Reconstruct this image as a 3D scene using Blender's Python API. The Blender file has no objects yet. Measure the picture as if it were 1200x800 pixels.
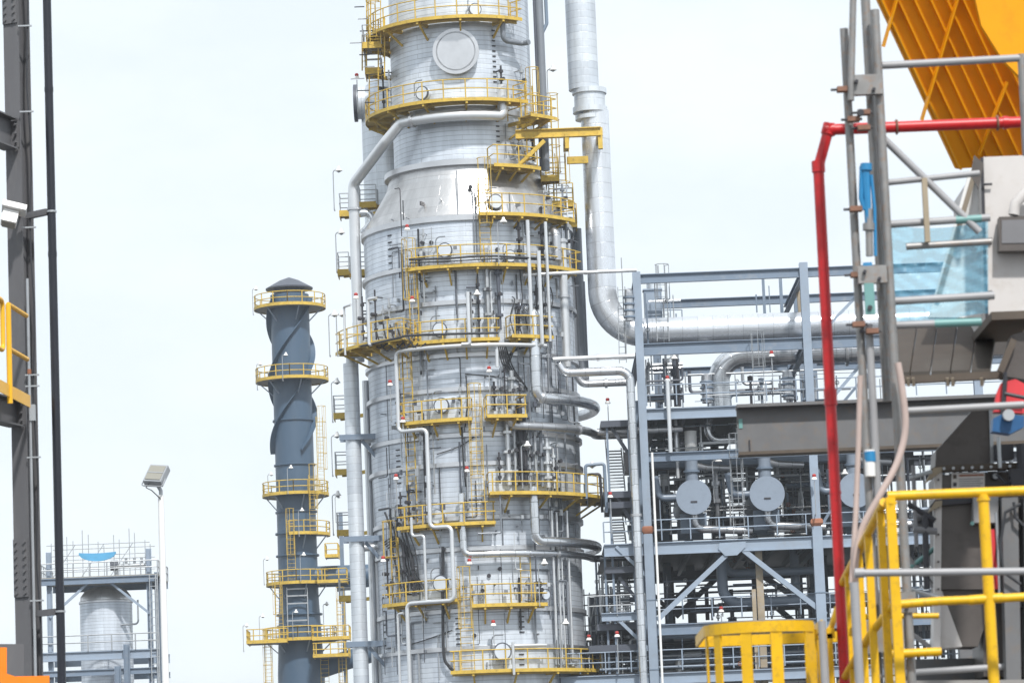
import bpy, bmesh, math, random
from mathutils import Vector, Matrix
R = math.radians
random.seed(7)
scene = bpy.context.scene
col = scene.collection

# ------------------------------------------------------------------ camera
FPX = 4200.0                      # focal length in pixels of a 1200 px wide frame
PITCH = math.atan(600.0 / FPX)
ROLL = R(2.3)
CAM = Vector((0, 0, 1.7))
FW = Vector((0, math.cos(PITCH), math.sin(PITCH)))
U0 = Vector((0, -math.sin(PITCH), math.cos(PITCH)))
R0 = Vector((1, 0, 0))
UP = U0 * math.cos(ROLL) + R0 * math.sin(ROLL)
RT = R0 * math.cos(ROLL) - U0 * math.sin(ROLL)
cam_d = bpy.data.cameras.new('camera')
cam_o = bpy.data.objects.new('camera', cam_d)
col.objects.link(cam_o)
m3 = Matrix((RT, UP, -FW)).transposed()
cam_o.matrix_world = Matrix.Translation(CAM) @ m3.to_4x4()
cam_d.sensor_width = 36.0
cam_d.lens = FPX / 1200.0 * 36.0
cam_d.clip_start = 0.5
cam_d.clip_end = 20000
cam_d.dof.use_dof = True
cam_d.dof.focus_distance = 190.0
cam_d.dof.aperture_fstop = 9.0
scene.camera = cam_o

# ------------------------------------------------------------------ sky and sun
SUN_EL, SUN_AZ = 50.0, 163.0       # azimuth measured from +Y towards +X : behind the camera on its right
world = bpy.data.worlds.new('World')
scene.world = world
world.use_nodes = True
wn, wl = world.node_tree.nodes, world.node_tree.links
wn.clear()
w_out = wn.new('ShaderNodeOutputWorld')
w_bg = wn.new('ShaderNodeBackground')
w_sky = wn.new('ShaderNodeTexSky')
w_sky.sky_type = 'NISHITA'
w_sky.sun_disc = False
w_sky.sun_elevation = R(SUN_EL)
w_sky.sun_rotation = R(SUN_AZ)
w_sky.air_density = 1.0
w_sky.dust_density = 2.5
w_sky.ozone_density = 1.0
w_tc = wn.new('ShaderNodeTexCoord')
w_map = wn.new('ShaderNodeMapping')
w_map.inputs['Scale'].default_value = (1.0, 1.0, 2.2)
w_noise = wn.new('ShaderNodeTexNoise')
w_noise.inputs['Scale'].default_value = 9.0
w_noise.inputs['Detail'].default_value = 7.0
w_noise.inputs['Roughness'].default_value = 0.56
w_ramp = wn.new('ShaderNodeValToRGB')
w_ramp.color_ramp.elements[0].position = 0.40
w_ramp.color_ramp.elements[0].color = (0.84, 0.84, 0.84, 1)
w_ramp.color_ramp.elements[1].position = 0.66
w_ramp.color_ramp.elements[1].color = (1.0, 1.0, 1.0, 1)
w_mix = wn.new('ShaderNodeMix')
w_mix.data_type = 'RGBA'
w_mix.inputs['B'].default_value = (6.5, 7.02, 7.4, 1)     # sunlit thin cloud veil
wl.new(w_tc.outputs['Generated'], w_map.inputs['Vector'])
wl.new(w_map.outputs['Vector'], w_noise.inputs['Vector'])
wl.new(w_noise.outputs['Fac'], w_ramp.inputs['Fac'])
wl.new(w_ramp.outputs['Color'], w_mix.inputs['Factor'])
wl.new(w_sky.outputs['Color'], w_mix.inputs['A'])
wl.new(w_mix.outputs['Result'], w_bg.inputs['Color'])
w_bg.inputs['Strength'].default_value = 0.115
wl.new(w_bg.outputs['Background'], w_out.inputs['Surface'])

sun_d = bpy.data.lights.new('sun', 'SUN')
sun_d.energy = 3.3
sun_d.angle = R(3)
sun_d.color = (1.0, 0.975, 0.935)
sun_o = bpy.data.objects.new('sun', sun_d)
col.objects.link(sun_o)
to_sun = Vector((math.sin(R(SUN_AZ)) * math.cos(R(SUN_EL)), math.cos(R(SUN_AZ)) * math.cos(R(SUN_EL)), math.sin(R(SUN_EL))))
sun_o.rotation_euler = (-to_sun).to_track_quat('-Z', 'Y').to_euler()
sun_o.location = (0, 0, 150)

scene.view_settings.view_transform = 'Standard'
scene.view_settings.look = 'None'
scene.view_settings.gamma = 1.0
scene.view_settings.exposure = 0.4
scene.view_settings.use_curve_mapping = False
scene.cycles.use_denoising = True
scene.cycles.max_bounces = 6
scene.cycles.diffuse_bounces = 3
scene.cycles.glossy_bounces = 3
scene.cycles.transmission_bounces = 4
scene.cycles.transparent_max_bounces = 8
scene.cycles.volume_bounces = 1
scene.cycles.caustics_reflective = False
scene.cycles.caustics_refractive = False
scene.render.film_transparent = False

# ------------------------------------------------------------------ surveying: photo pixel <-> place
def ray(px, py):
    return FW + RT * ((px - 600.0) / FPX) + UP * ((400.0 - py) / FPX)
def P(px, py, Y):
    d = ray(px, py)
    return CAM + d * (Y / d.y)
def proj(p):
    v = Vector(p) - CAM
    d = v.dot(FW)
    return 600 + FPX * v.dot(RT) / d, 400 - FPX * v.dot(UP) / d
def solve_x(p, e, px):
    v = Vector(p) - CAM; k = (px - 600.0) / FPX
    return Vector(p) + e * ((k * v.dot(FW) - v.dot(RT)) / (e.dot(RT) - k * e.dot(FW)))
def solve_y(p, e, py):
    v = Vector(p) - CAM; k = (400.0 - py) / FPX
    return Vector(p) + e * ((k * v.dot(FW) - v.dot(UP)) / (e.dot(UP) - k * e.dot(FW)))
X, Y_, Z = Vector((1, 0, 0)), Vector((0, 1, 0)), Vector((0, 0, 1))
def route(start, *moves):
    """start = (px, py, Y); moves: ('h',px) along X, ('v',py) along Z, ('d',dy) along Y, ('to',px,py,Y), ('z',z)"""
    pts = [P(*start)]
    for mv in moves:
        p = pts[-1]
        if mv[0] == 'h': p = solve_x(p, X, mv[1])
        elif mv[0] == 'v': p = solve_y(p, Z, mv[1])
        elif mv[0] == 'd': p = p + Y_ * mv[1]
        elif mv[0] == 'to': p = P(*mv[1:])
        elif mv[0] == 'z': p = Vector((p.x, p.y, mv[1]))
        pts.append(p)
    return pts

# ------------------------------------------------------------------ materials
MATS = {}
def mat(name, base, rough=0.5, metal=0.0, var=0.0, vscale=0.6, bump=0.0, dirt=None, dirt_amt=0.0, streak=False, spec=None):
    m = bpy.data.materials.new(name); m.use_nodes = True
    n, l = m.node_tree.nodes, m.node_tree.links
    b = n['Principled BSDF']
    b.inputs['Roughness'].default_value = rough
    b.inputs['Metallic'].default_value = metal
    if spec is not None: b.inputs['Specular IOR Level'].default_value = spec
    b.inputs['Base Color'].default_value = (*base, 1)
    if var or dirt or bump:
        tc = n.new('ShaderNodeTexCoord')
        mp = n.new('ShaderNodeMapping')
        mp.inputs['Scale'].default_value = (1, 1, 0.25) if streak else (1, 1, 1)
        geo = n.new('ShaderNodeNewGeometry')
        l.new(geo.outputs['Position'], mp.inputs['Vector'])
        nz = n.new('ShaderNodeTexNoise'); nz.inputs['Scale'].default_value = vscale
        nz.inputs['Detail'].default_value = 6; nz.inputs['Roughness'].default_value = 0.62
        l.new(mp.outputs['Vector'], nz.inputs['Vector'])
        hsv = n.new('ShaderNodeHueSaturation'); hsv.inputs['Color'].default_value = (*base, 1)
        mr = n.new('ShaderNodeMapRange')
        mr.inputs['From Min'].default_value = 0.25; mr.inputs['From Max'].default_value = 0.75
        mr.inputs['To Min'].default_value = 1 - var; mr.inputs['To Max'].default_value = 1 + var
        l.new(nz.outputs['Fac'], mr.inputs['Value']); l.new(mr.outputs['Result'], hsv.inputs['Value'])
        src = hsv.outputs['Color']
        if dirt:
            nd = n.new('ShaderNodeTexNoise'); nd.inputs['Scale'].default_value = vscale * 3.1
            nd.inputs['Detail'].default_value = 8; nd.inputs['Roughness'].default_value = 0.7
            l.new(mp.outputs['Vector'], nd.inputs['Vector'])
            rp = n.new('ShaderNodeMapRange')
            rp.inputs['From Min'].default_value = 0.52; rp.inputs['From Max'].default_value = 0.72
            rp.inputs['To Max'].default_value = dirt_amt
            l.new(nd.outputs['Fac'], rp.inputs['Value'])
            mx = n.new('ShaderNodeMix'); mx.data_type = 'RGBA'
            mx.inputs['B'].default_value = (*dirt, 1)
            l.new(rp.outputs['Result'], mx.inputs['Factor']); l.new(src, mx.inputs['A'])
            src = mx.outputs['Result']
        l.new(src, b.inputs['Base Color'])
        if bump:
            bp = n.new('ShaderNodeBump'); bp.inputs['Strength'].default_value = bump; bp.inputs['Distance'].default_value = 0.02
            l.new(nz.outputs['Fac'], bp.inputs['Height']); l.new(bp.outputs['Normal'], b.inputs['Normal'])
    MATS[name] = m
    return m

def cladding(name, base, rough, metal, bw, rh, line=0.74, msize=0.016, var=0.07, warm=None):
    """sheet-metal jacketing: strapped bands and panel laps on the unrolled surface (UV in metres)"""
    m = bpy.data.materials.new(name); m.use_nodes = True
    n, l = m.node_tree.nodes, m.node_tree.links
    b = n['Principled BSDF']
    uv = n.new('ShaderNodeUVMap')
    br = n.new('ShaderNodeTexBrick')
    br.offset = 0.5; br.squash = 1
    br.inputs['Scale'].default_value = 1.0
    br.inputs['Brick Width'].default_value = bw
    br.inputs['Row Height'].default_value = rh
    br.inputs['Mortar Size'].default_value = msize
    br.inputs['Mortar Smooth'].default_value = 0.3
    br.inputs['Bias'].default_value = 0.0
    c1 = tuple(v * (1 + var) for v in base); c2 = tuple(v * (1 - var) for v in base)
    br.inputs['Color1'].default_value = (*c1, 1)
    br.inputs['Color2'].default_value = (*c2, 1)
    br.inputs['Mortar'].default_value = (*[v * line for v in base], 1)
    l.new(uv.outputs['UV'], br.inputs['Vector'])
    # wide insulation courses and water stains
    br2 = n.new('ShaderNodeTexBrick'); br2.offset = 0.37
    br2.inputs['Scale'].default_value = 1.0
    br2.inputs['Brick Width'].default_value = bw * 2.7
    br2.inputs['Row Height'].default_value = rh * 4.0
    br2.inputs['Mortar Size'].default_value = 0.0
    br2.inputs['Color1'].default_value = (1.0, 1.0, 1.0, 1)
    br2.inputs['Color2'].default_value = (*( (0.83, 0.84, 0.86) if warm is None else warm), 1)
    br2.inputs['Mortar'].default_value = (1, 1, 1, 1)
    l.new(uv.outputs['UV'], br2.inputs['Vector'])
    mx0 = n.new('ShaderNodeMix'); mx0.data_type = 'RGBA'; mx0.blend_type = 'MULTIPLY'; mx0.inputs['Factor'].default_value = 1
    l.new(br.outputs['Color'], mx0.inputs['A']); l.new(br2.outputs['Color'], mx0.inputs['B'])
    mp = n.new('ShaderNodeMapping'); mp.inputs['Scale'].default_value = (1.4, 0.18, 1)
    l.new(uv.outputs['UV'], mp.inputs['Vector'])
    nz = n.new('ShaderNodeTexNoise'); nz.inputs['Scale'].default_value = 1.1
    nz.inputs['Detail'].default_value = 7; nz.inputs['Roughness'].default_value = 0.65
    l.new(mp.outputs['Vector'], nz.inputs['Vector'])
    mr = n.new('ShaderNodeMapRange'); mr.inputs['From Min'].default_value = 0.3; mr.inputs['From Max'].default_value = 0.75
    mr.inputs['To Min'].default_value = 1.08; mr.inputs['To Max'].default_value = 0.76
    l.new(nz.outputs['Fac'], mr.inputs['Value'])
    hs = n.new('ShaderNodeHueSaturation')
    l.new(mx0.outputs['Result'], hs.inputs['Color']); l.new(mr.outputs['Result'], hs.inputs['Value'])
    l.new(hs.outputs['Color'], b.inputs['Base Color'])
    rr = n.new('ShaderNodeMapRange'); rr.inputs['To Min'].default_value = rough - 0.07; rr.inputs['To Max'].default_value = rough + 0.12
    l.new(nz.outputs['Fac'], rr.inputs['Value']); l.new(rr.outputs['Result'], b.inputs['Roughness'])
    b.inputs['Metallic'].default_value = metal
    # shallow quilting of the sheets
    nb = n.new('ShaderNodeTexNoise'); nb.inputs['Scale'].default_value = 1.3; nb.inputs['Detail'].default_value = 2
    l.new(uv.outputs['UV'], nb.inputs['Vector'])
    ad = n.new('ShaderNodeMath'); ad.operation = 'MULTIPLY_ADD'; ad.inputs[1].default_value = -0.35
    l.new(br.outputs['Fac'], ad.inputs[0]); l.new(nb.outputs['Fac'], ad.inputs[2])
    bp = n.new('ShaderNodeBump'); bp.inputs['Strength'].default_value = 0.30; bp.inputs['Distance'].default_value = 0.05
    l.new(ad.outputs[0], bp.inputs['Height']); l.new(bp.outputs['Normal'], b.inputs['Normal'])
    MATS[name] = m
    return m

cladding('shell', (0.71, 0.765, 0.835), 0.34, 0.36, 7.5, 0.27, line=0.66, msize=0.02, var=0.04)
cladding('cone', (0.60, 0.605, 0.615), 0.32, 0.85, 3.0, 0.75, line=0.8, warm=(0.90, 0.88, 0.86))
cladding('pipe', (0.74, 0.76, 0.785), 0.22, 0.92, 6.0, 0.85, line=0.6, msize=0.022, var=0.06)
cladding('pipe_dull', (0.55, 0.56, 0.58), 0.30, 0.85, 6.0, 0.85, line=0.6, msize=0.022, var=0.07)
cladding('pipe_bright', (0.76, 0.79, 0.83), 0.26, 0.62, 6.0, 0.85, line=0.7, msize=0.02, var=0.04)
cladding('riser', (0.70, 0.745, 0.79), 0.34, 0.45, 6.0, 0.42, line=0.78, msize=0.018, var=0.05)
mat('band', (0.58, 0.59, 0.61), 0.32, 0.8, var=0.12, vscale=0.8)
mat('white_pipe', (0.66, 0.68, 0.70), 0.34, 0.6, var=0.08)
mat('yellow', (0.58, 0.40, 0.07), 0.5, var=0.2, vscale=1.6, dirt=(0.20, 0.14, 0.06), dirt_amt=0.75, spec=0.3)
mat('yellow_deck', (0.52, 0.37, 0.09), 0.6, var=0.2, vscale=1.2, dirt=(0.20, 0.15, 0.09), dirt_amt=0.6)
mat('grating', (0.30, 0.28, 0.24), 0.7, 0.2, var=0.2)
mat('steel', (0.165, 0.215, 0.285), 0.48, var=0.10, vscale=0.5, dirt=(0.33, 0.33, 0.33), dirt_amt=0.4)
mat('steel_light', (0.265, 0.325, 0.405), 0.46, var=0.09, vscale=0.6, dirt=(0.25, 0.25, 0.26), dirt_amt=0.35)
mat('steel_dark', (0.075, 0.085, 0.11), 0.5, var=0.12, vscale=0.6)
mat('galv', (0.40, 0.42, 0.44), 0.42, 0.55, var=0.16, vscale=2.0)
mat('dark', (0.03, 0.03, 0.038), 0.55, var=0.2)
mat('cable', (0.03, 0.032, 0.038), 0.5)
mat('stack', (0.056, 0.097, 0.152), 0.45, var=0.10, vscale=0.35, dirt=(0.075, 0.105, 0.14), dirt_amt=0.6, streak=True)
mat('grey_pipe', (0.20, 0.22, 0.25), 0.4, 0.2, var=0.1)
mat('exchanger', (0.22, 0.265, 0.33), 0.45, var=0.05, vscale=1.0, dirt=(0.17, 0.20, 0.25), dirt_amt=0.6)
mat('bluegrey_pipe', (0.19, 0.235, 0.30), 0.38, var=0.08)
mat('white_paint', (0.78, 0.78, 0.77), 0.4, var=0.04)
mat('red_paint', (0.42, 0.045, 0.04), 0.4, var=0.06)
mat('orange_rust', (0.30, 0.12, 0.065), 0.7, var=0.25, vscale=2.0)
mat('rust_yellow', (0.31, 0.255, 0.18), 0.65, var=0.25, vscale=0.9, dirt=(0.30, 0.32, 0.35), dirt_amt=0.8)
mat('asphalt', (0.12, 0.12, 0.122), 0.85, var=0.2, vscale=0.15)
mat('concrete', (0.26, 0.25, 0.24), 0.85, var=0.15, vscale=0.2, bump=0.2)
# ------------------------------------------------------------------ mesh building
class MB:
    def __init__(s): s.v, s.f, s.uv = [], [], []
    def quad(s, a, b, c, d, uv=None):
        i = len(s.v); s.v += [Vector(a), Vector(b), Vector(c), Vector(d)]
        s.f.append((i, i + 1, i + 2, i + 3)); s.uv.append(uv or [(0, 0)] * 4)
        return s
    def poly(s, pts, uv=None):
        i = len(s.v); s.v += [Vector(p) for p in pts]
        s.f.append(tuple(range(i, i + len(pts)))); s.uv.append(uv or [(0, 0)] * len(pts)); return s
    def hexa(s, c8):
        i = len(s.v); s.v += [Vector(c) for c in c8]
        for q in ((0, 3, 2, 1), (4, 5, 6, 7), (0, 1, 5, 4), (1, 2, 6, 5), (2, 3, 7, 6), (3, 0, 4, 7)):
            s.f.append(tuple(i + k for k in q)); s.uv.append([(0, 0), (1, 0), (1, 1), (0, 1)])
        return s
    def box(s, c, sx, sy, sz):
        x, y, z = c; a, b, h = sx / 2, sy / 2, sz / 2
        return s.hexa([(x - a, y - b, z - h), (x + a, y - b, z - h), (x + a, y + b, z - h), (x - a, y + b, z - h),
                       (x - a, y - b, z + h), (x + a, y - b, z + h), (x + a, y + b, z + h), (x - a, y + b, z + h)])
    def bar(s, p0, p1, w, h, up=None):
        """rectangular bar from p0 to p1, w across, h along `up`"""
        p0, p1 = Vector(p0), Vector(p1); d = (p1 - p0).normalized()
        u = Vector(up) if up is not None else (Z if abs(d.z) < 0.95 else Y_)
        sd = d.cross(u).normalized(); u = sd.cross(d).normalized()
        a, b = sd * (w / 2), u * (h / 2)
        return s.hexa([p0 - a - b, p0 + a - b, p1 + a - b, p1 - a - b, p0 - a + b, p0 + a + b, p1 + a + b, p1 - a + b])
    def ibeam(s, p0, p1, w, h, tf=0.025, tw=0.016, up=None):
        p0, p1 = Vector(p0), Vector(p1); d = (p1 - p0).normalized()
        u = Vector(up) if up is not None else (Z if abs(d.z) < 0.95 else X)
        sd = d.cross(u).normalized(); u = sd.cross(d).normalized()
        s.bar(p0 + u * (h / 2 - tf / 2), p1 + u * (h / 2 - tf / 2), w, tf, u)
        s.bar(p0 - u * (h / 2 - tf / 2), p1 - u * (h / 2 - tf / 2), w, tf, u)
        s.bar(p0, p1, tw, h - 2 * tf, u)
        return s
    def tube(s, pts, r, n=10, caps=True, closed=False, r1=None):
        pts = [Vector(p) for p in pts]
        q = [pts[0]]
        for p in pts[1:]:
            if (p - q[-1]).length > 1e-5: q.append(p)
        pts = q
        if len(pts) < 2: return s
        k = len(pts); tang = []
        for i in range(k):
            if closed: t = pts[(i + 1) % k] - pts[i - 1]
            elif i == 0: t = pts[1] - pts[0]
            elif i == k - 1: t = pts[-1] - pts[-2]
            else: t = (pts[i + 1] - pts[i]).normalized() + (pts[i] - pts[i - 1]).normalized()
            tang.append(t.normalized() if t.length > 1e-9 else (pts[min(i + 1, k - 1)] - pts[i]).normalized())
        ref = Z if abs(tang[0].z) < 0.9 else X
        nrm = tang[0].cross(ref).normalized()
        base = len(s.v); ln = 0; lens = []
        for i in range(k):
            if i:
                ax = tang[i - 1].cross(tang[i])
                if ax.length > 1e-7:
                    nrm = Matrix.Rotation(tang[i - 1].angle(tang[i]), 3, ax.normalized()) @ nrm
                nrm = (nrm - tang[i] * nrm.dot(tang[i])).normalized()
                ln += (pts[i] - pts[i - 1]).length
            lens.append(ln)
            rr = r if r1 is None else r + (r1 - r) * i / (k - 1)
            if 0 < i < k - 1 and not closed:
                c = max(0.6, math.cos((pts[i] - pts[i - 1]).angle(pts[i + 1] - pts[i]) / 2)); 
            bn = tang[i].cross(nrm)
            for j in range(n):
                a = 2 * math.pi * j / n
                s.v.append(pts[i] + nrm * (math.cos(a) * rr) + bn * (math.sin(a) * rr))
        cir = 2 * math.pi * r
        for i in range(k - 1 if not closed else k):
            i2 = (i + 1) % k
            l0 = lens[i]; l1 = lens[i2] if i2 else lens[i] + (pts[0] - pts[i]).length
            for j in range(n):
                j2 = (j + 1) % n
                s.f.append((base + i * n + j, base + i * n + j2, base + i2 * n + j2, base + i2 * n + j))
                s.uv.append([(j / n * cir, l0), ((j + 1) / n * cir, l0), ((j + 1) / n * cir, l1), (j / n * cir, l1)])
        if caps and not closed:
            s.f.append(tuple(base + j for j in range(n))[::-1]); s.uv.append([(0.1, 0.1)] * n)
            s.f.append(tuple(base + (k - 1) * n + j for j in range(n))); s.uv.append([(0.1, 0.1)] * n)
        return s
    def cyl(s, p0, p1, r, n=16, r1=None, caps=True): return s.tube([p0, p1], r, n, caps, r1=r1)
    def lathe(s, axis, prof, n=48, a0=0.0, a1=360.0, caps=True):
        """axis=(x,y); prof=[(r,z)...] ; angle 0 faces the camera (-Y), 90 faces +X"""
        full = abs(a1 - a0) >= 359.9; m = n if full else n + 1
        base = len(s.v); ln = 0; L = []
        for i, (r, z) in enumerate(prof):
            if i: ln += math.hypot(r - prof[i - 1][0], z - prof[i - 1][1])
            L.append(ln)
            for j in range(m):
                a = R(a0 + (a1 - a0) * j / n)
                s.v.append(Vector((axis[0] + r * math.sin(a), axis[1] - r * math.cos(a), z)))
        for i in range(len(prof) - 1):
            rm = max(prof[i][0], prof[i + 1][0])
            for j in range(n):
                j2 = (j + 1) % m if full else j + 1
                s.f.append((base + i * m + j, base + i * m + j2, base + (i + 1) * m + j2, base + (i + 1) * m + j))
                u0 = R(a0 + (a1 - a0) * j / n) * rm; u1 = R(a0 + (a1 - a0) * (j + 1) / n) * rm
                s.uv.append([(u0, L[i]), (u1, L[i]), (u1, L[i + 1]), (u0, L[i + 1])])
        if caps and full:
            for i, rev in ((0, True), (len(prof) - 1, False)):
                if prof[i][0] > 1e-4:
                    q = tuple(base + i * m + j for j in range(m))
                    s.f.append(q[::-1] if rev else q); s.uv.append([(0.1, 0.1)] * m)
        return s
    def sector(s, axis, r0, r1, a0, a1, z0, z1, step=6.0):
        n = max(1, int(abs(a1 - a0) / step + 0.5))
        base = len(s.v)
        for j in range(n + 1):
            a = R(a0 + (a1 - a0) * j / n); sx, cy = math.sin(a), -math.cos(a)
            for r, z in ((r0, z0), (r1, z0), (r1, z1), (r0, z1)):
                s.v.append(Vector((axis[0] + r * sx, axis[1] + r * cy, z)))
        for j in range(n):
            o, q = base + 4 * j, base + 4 * j + 4
            for e in range(4):
                e2 = (e + 1) % 4
                s.f.append((o + e, q + e, q + e2, o + e2)); s.uv.append([(0, 0)] * 4)
        for o, rev in ((base, False), (base + 4 * n, True)):
            t = (o, o + 1, o + 2, o + 3); s.f.append(t[::-1] if rev else t); s.uv.append([(0, 0)] * 4)
        return s
    def mesh(s, name, material, origin):
        me = bpy.data.meshes.new(name)
        me.from_pydata([v - origin for v in s.v], [], s.f)
        ul = me.uv_layers.new(name='UVMap')
        flat = [c for f in s.uv for uv in f for c in uv]
        ul.data.foreach_set('uv', flat)
        bm = bmesh.new(); bm.from_mesh(me)
        bmesh.ops.recalc_face_normals(bm, faces=bm.faces)
        bm.to_mesh(me); bm.free()
        me.shade_smooth()
        me.set_sharp_from_angle(angle=R(38))
        me.materials.append(MATS[material])
        return me
    def build(s, name, material, parent=None, origin=None):
        if parent is not None: org = wloc(parent)
        elif origin is not None: org = Vector(origin)
        else:
            xs = [v.x for v in s.v]; ys = [v.y for v in s.v]; zs = [v.z for v in s.v]
            org = Vector(((min(xs) + max(xs)) / 2, (min(ys) + max(ys)) / 2, min(zs)))
        o = bpy.data.objects.new(name, s.mesh(name, material, org))
        col.objects.link(o)
        if parent is not None: o.parent = parent
        else: o.location = org
        return o
def wloc(o):
    p = Vector(o.location)
    while o.parent is not None:
        o = o.parent; p += Vector(o.location)
    return p
def tag(o, label, cat, group=None):
    o['label'] = label; o['category'] = cat
    if group: o['group'] = group
    return o
def thing(name, label, cat, loc, group=None):
    o = bpy.data.objects.new(name, None); o.empty_display_size = 0.3
    col.objects.link(o); o.location = Vector(loc)
    return tag(o, label, cat, group)
def struct(o): o['kind'] = 'structure'; return o
def copy_tree(o, loc=None, rotz=None, label=None, parent=None):
    c = o.copy(); col.objects.link(c); c.parent = parent
    if loc is not None: c.location = Vector(loc)
    if rotz is not None: c.rotation_euler = (0, 0, rotz)
    if label: c['label'] = label
    for ch in o.children: copy_tree(ch, parent=c)
    return c
def fillet(pts, rad, steps=6):
    pts = [Vector(p) for p in pts]; out = [pts[0]]
    for i in range(1, len(pts) - 1):
        a, b, c = pts[i - 1], pts[i], pts[i + 1]
        d0, d1 = (a - b), (c - b)
        if d0.length < 1e-6 or d1.length < 1e-6: continue
        turn = math.pi - d0.angle(d1)
        if turn < R(14): out.append(b); continue
        k = min(rad * math.tan(turn / 2), d0.length * 0.49, d1.length * 0.49)
        s0, s1 = b + d0.normalized() * k, b + d1.normalized() * k
        # circular arc between s0 and s1
        rr = k / math.tan(turn / 2)
        bis = (d0.normalized() + d1.normalized())
        if bis.length < 1e-6: out.append(b); continue
        cen = b + bis.normalized() * (rr / math.cos(turn / 2))
        v0, v1 = s0 - cen, s1 - cen
        ax = v0.cross(v1).normalized(); an = v0.angle(v1)
        for t in range(steps + 1):
            out.append(cen + Matrix.Rotation(an * t / steps, 3, ax) @ v0)
    out.append(pts[-1])
    return out
def rail_run(mb, pts, h=1.1, post=1.5, r=0.03, mids=(0.55,), toe=None, posts=True):
    """handrail along deck-edge points"""
    pts = [Vector(p) for p in pts]
    for hh in (h,) + tuple(mids):
        mb.tube([p + Z * hh for p in pts], r, 5)
    if posts:
        acc = 0; last = None; total = sum((pts[i + 1] - pts[i]).length for i in range(len(pts) - 1))
        nseg = max(1, round(total / post)); want = [total * k / nseg for k in range(nseg + 1)]
        wi = 0; run = 0
        for i in range(len(pts) - 1):
            L = (pts[i + 1] - pts[i]).length
            while wi < len(want) and want[wi] <= run + L + 1e-6:
                t = (want[wi] - run) / L if L > 0 else 0
                p = pts[i].lerp(pts[i + 1], min(1, max(0, t)))
                mb.tube([p - Z * 0.02, p + Z * h], r * 1.15, 5); wi += 1
            run += L
    return mb
def ladder(parent, p_top, p_bot, out, width=0.5, mat_='yellow', cage=True, name='ladder', rung=0.33):
    """vertical ladder; `out` = outward horizontal direction (unit)"""
    p_top, p_bot, out = Vector(p_top), Vector(p_bot), Vector(out).normalized()
    sd = out.cross(Z).normalized() * (width / 2)
    mb = MB()
    for s in (-1, 1): mb.bar(p_bot + sd * s, p_top + sd * s, 0.035, 0.07, out)
    n = int((p_top - p_bot).length / rung)
    for i in range(n): 
        q = p_bot + (p_top - p_bot) * ((i + 0.5) / n); mb.tube([q - sd, q + sd], 0.016, 4)
    lad = mb.build(name, mat_, parent)
    if cage and (p_top - p_bot).length > 3.2:
        cb = MB(); L = (p_top - p_bot).length; h0 = 2.3
        m = max(2, int((L - h0) / 0.95) + 1); rad = 0.38
        def hoop(z):
            c = Vector((p_bot.x, p_bot.y, z)) + out * 0.36
            return [c + out * (math.cos(a) * rad) + sd.normalized() * (math.sin(a) * rad * 1.0) for a in [R(-135 + 270 * k / 8) for k in range(9)]]
        zs = [p_bot.z + h0 + (L - h0 + 0.9) * k / (m - 1) for k in range(m)]
        hs = [hoop(z) for z in zs]
        for hp in hs: cb.tube(hp, 0.022, 4)
        for k in (0, 2, 4, 6, 8): cb.tube([hs[0][k], hs[-1][k]], 0.018, 4)
        cb.build('safety_cage', mat_, lad)
    return lad
def thing_tube(name, label, cat, pts, r, material='pipe', n=14, bend=None, group=None, flanges=(), straps=0, strap_mat='band'):
    """one pipe = one thing: body plus flange rings"""
    path = fillet(pts, bend if bend is not None else r * 3.0)
    if not flanges and not straps:
        return tag(MB().tube(path, r, n).build(name, material), label, cat, group)
    zmin = min(path, key=lambda p: p.z)
    t = thing(name, label, cat, zmin, group)
    MB().tube(path, r, n).build('pipe_run', material, t)
    # flanges at fractions of the length
    seg = [(path[i + 1] - path[i]).length for i in range(len(path) - 1)]; tot = sum(seg)
    for fr in flanges:
        want = tot * fr; run = 0
        for i, L in enumerate(seg):
            if run + L >= want:
                p = path[i].lerp(path[i + 1], (want - run) / L if L else 0); d = (path[i + 1] - path[i]).normalized()
                MB().cyl(p - d * 0.07, p + d * 0.07, r * 1.35, n).build('flange', strap_mat, t); break
            run += L
    return t
# ------------------------------------------------------------------ ground
g = MB().quad((-2500, -2500, 0), (2500, -2500, 0), (2500, 2500, 0), (-2500, 2500, 0)).build('ground', 'asphalt', origin=(0, 0, 0))
struct(g)

# ------------------------------------------------------------------ the fractionating tower
TY = 200.0
_a = P(554, 450, TY); TX = _a.x; TAX = (TX, TY)
def tpt(a, r, z):
    return Vector((TX + r * math.sin(R(a)), TY - r * math.cos(R(a)), z))
def T(px, py, r):
    """photo pixel -> (angle, z) on the near side of a cylinder of radius r round the tower axis"""
    d = ray(px, py); ox, oy = CAM.x - TX, CAM.y - TY
    A = d.x * d.x + d.y * d.y; B = 2 * (ox * d.x + oy * d.y); C = ox * ox + oy * oy - r * r
    D = B * B - 4 * A * C
    t = (-B - math.sqrt(D)) / (2 * A) if D > 0 else -B / (2 * A)
    p = CAM + d * t
    return math.degrees(math.atan2(p.x - TX, -(p.y - TY))), p.z
def t_ang(px, r, z):
    lo, hi = -88.0, 88.0
    for _ in range(40):
        m = (lo + hi) / 2
        if proj(tpt(m, r, z))[0] < px: lo = m
        else: hi = m
    return (lo + hi) / 2
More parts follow.
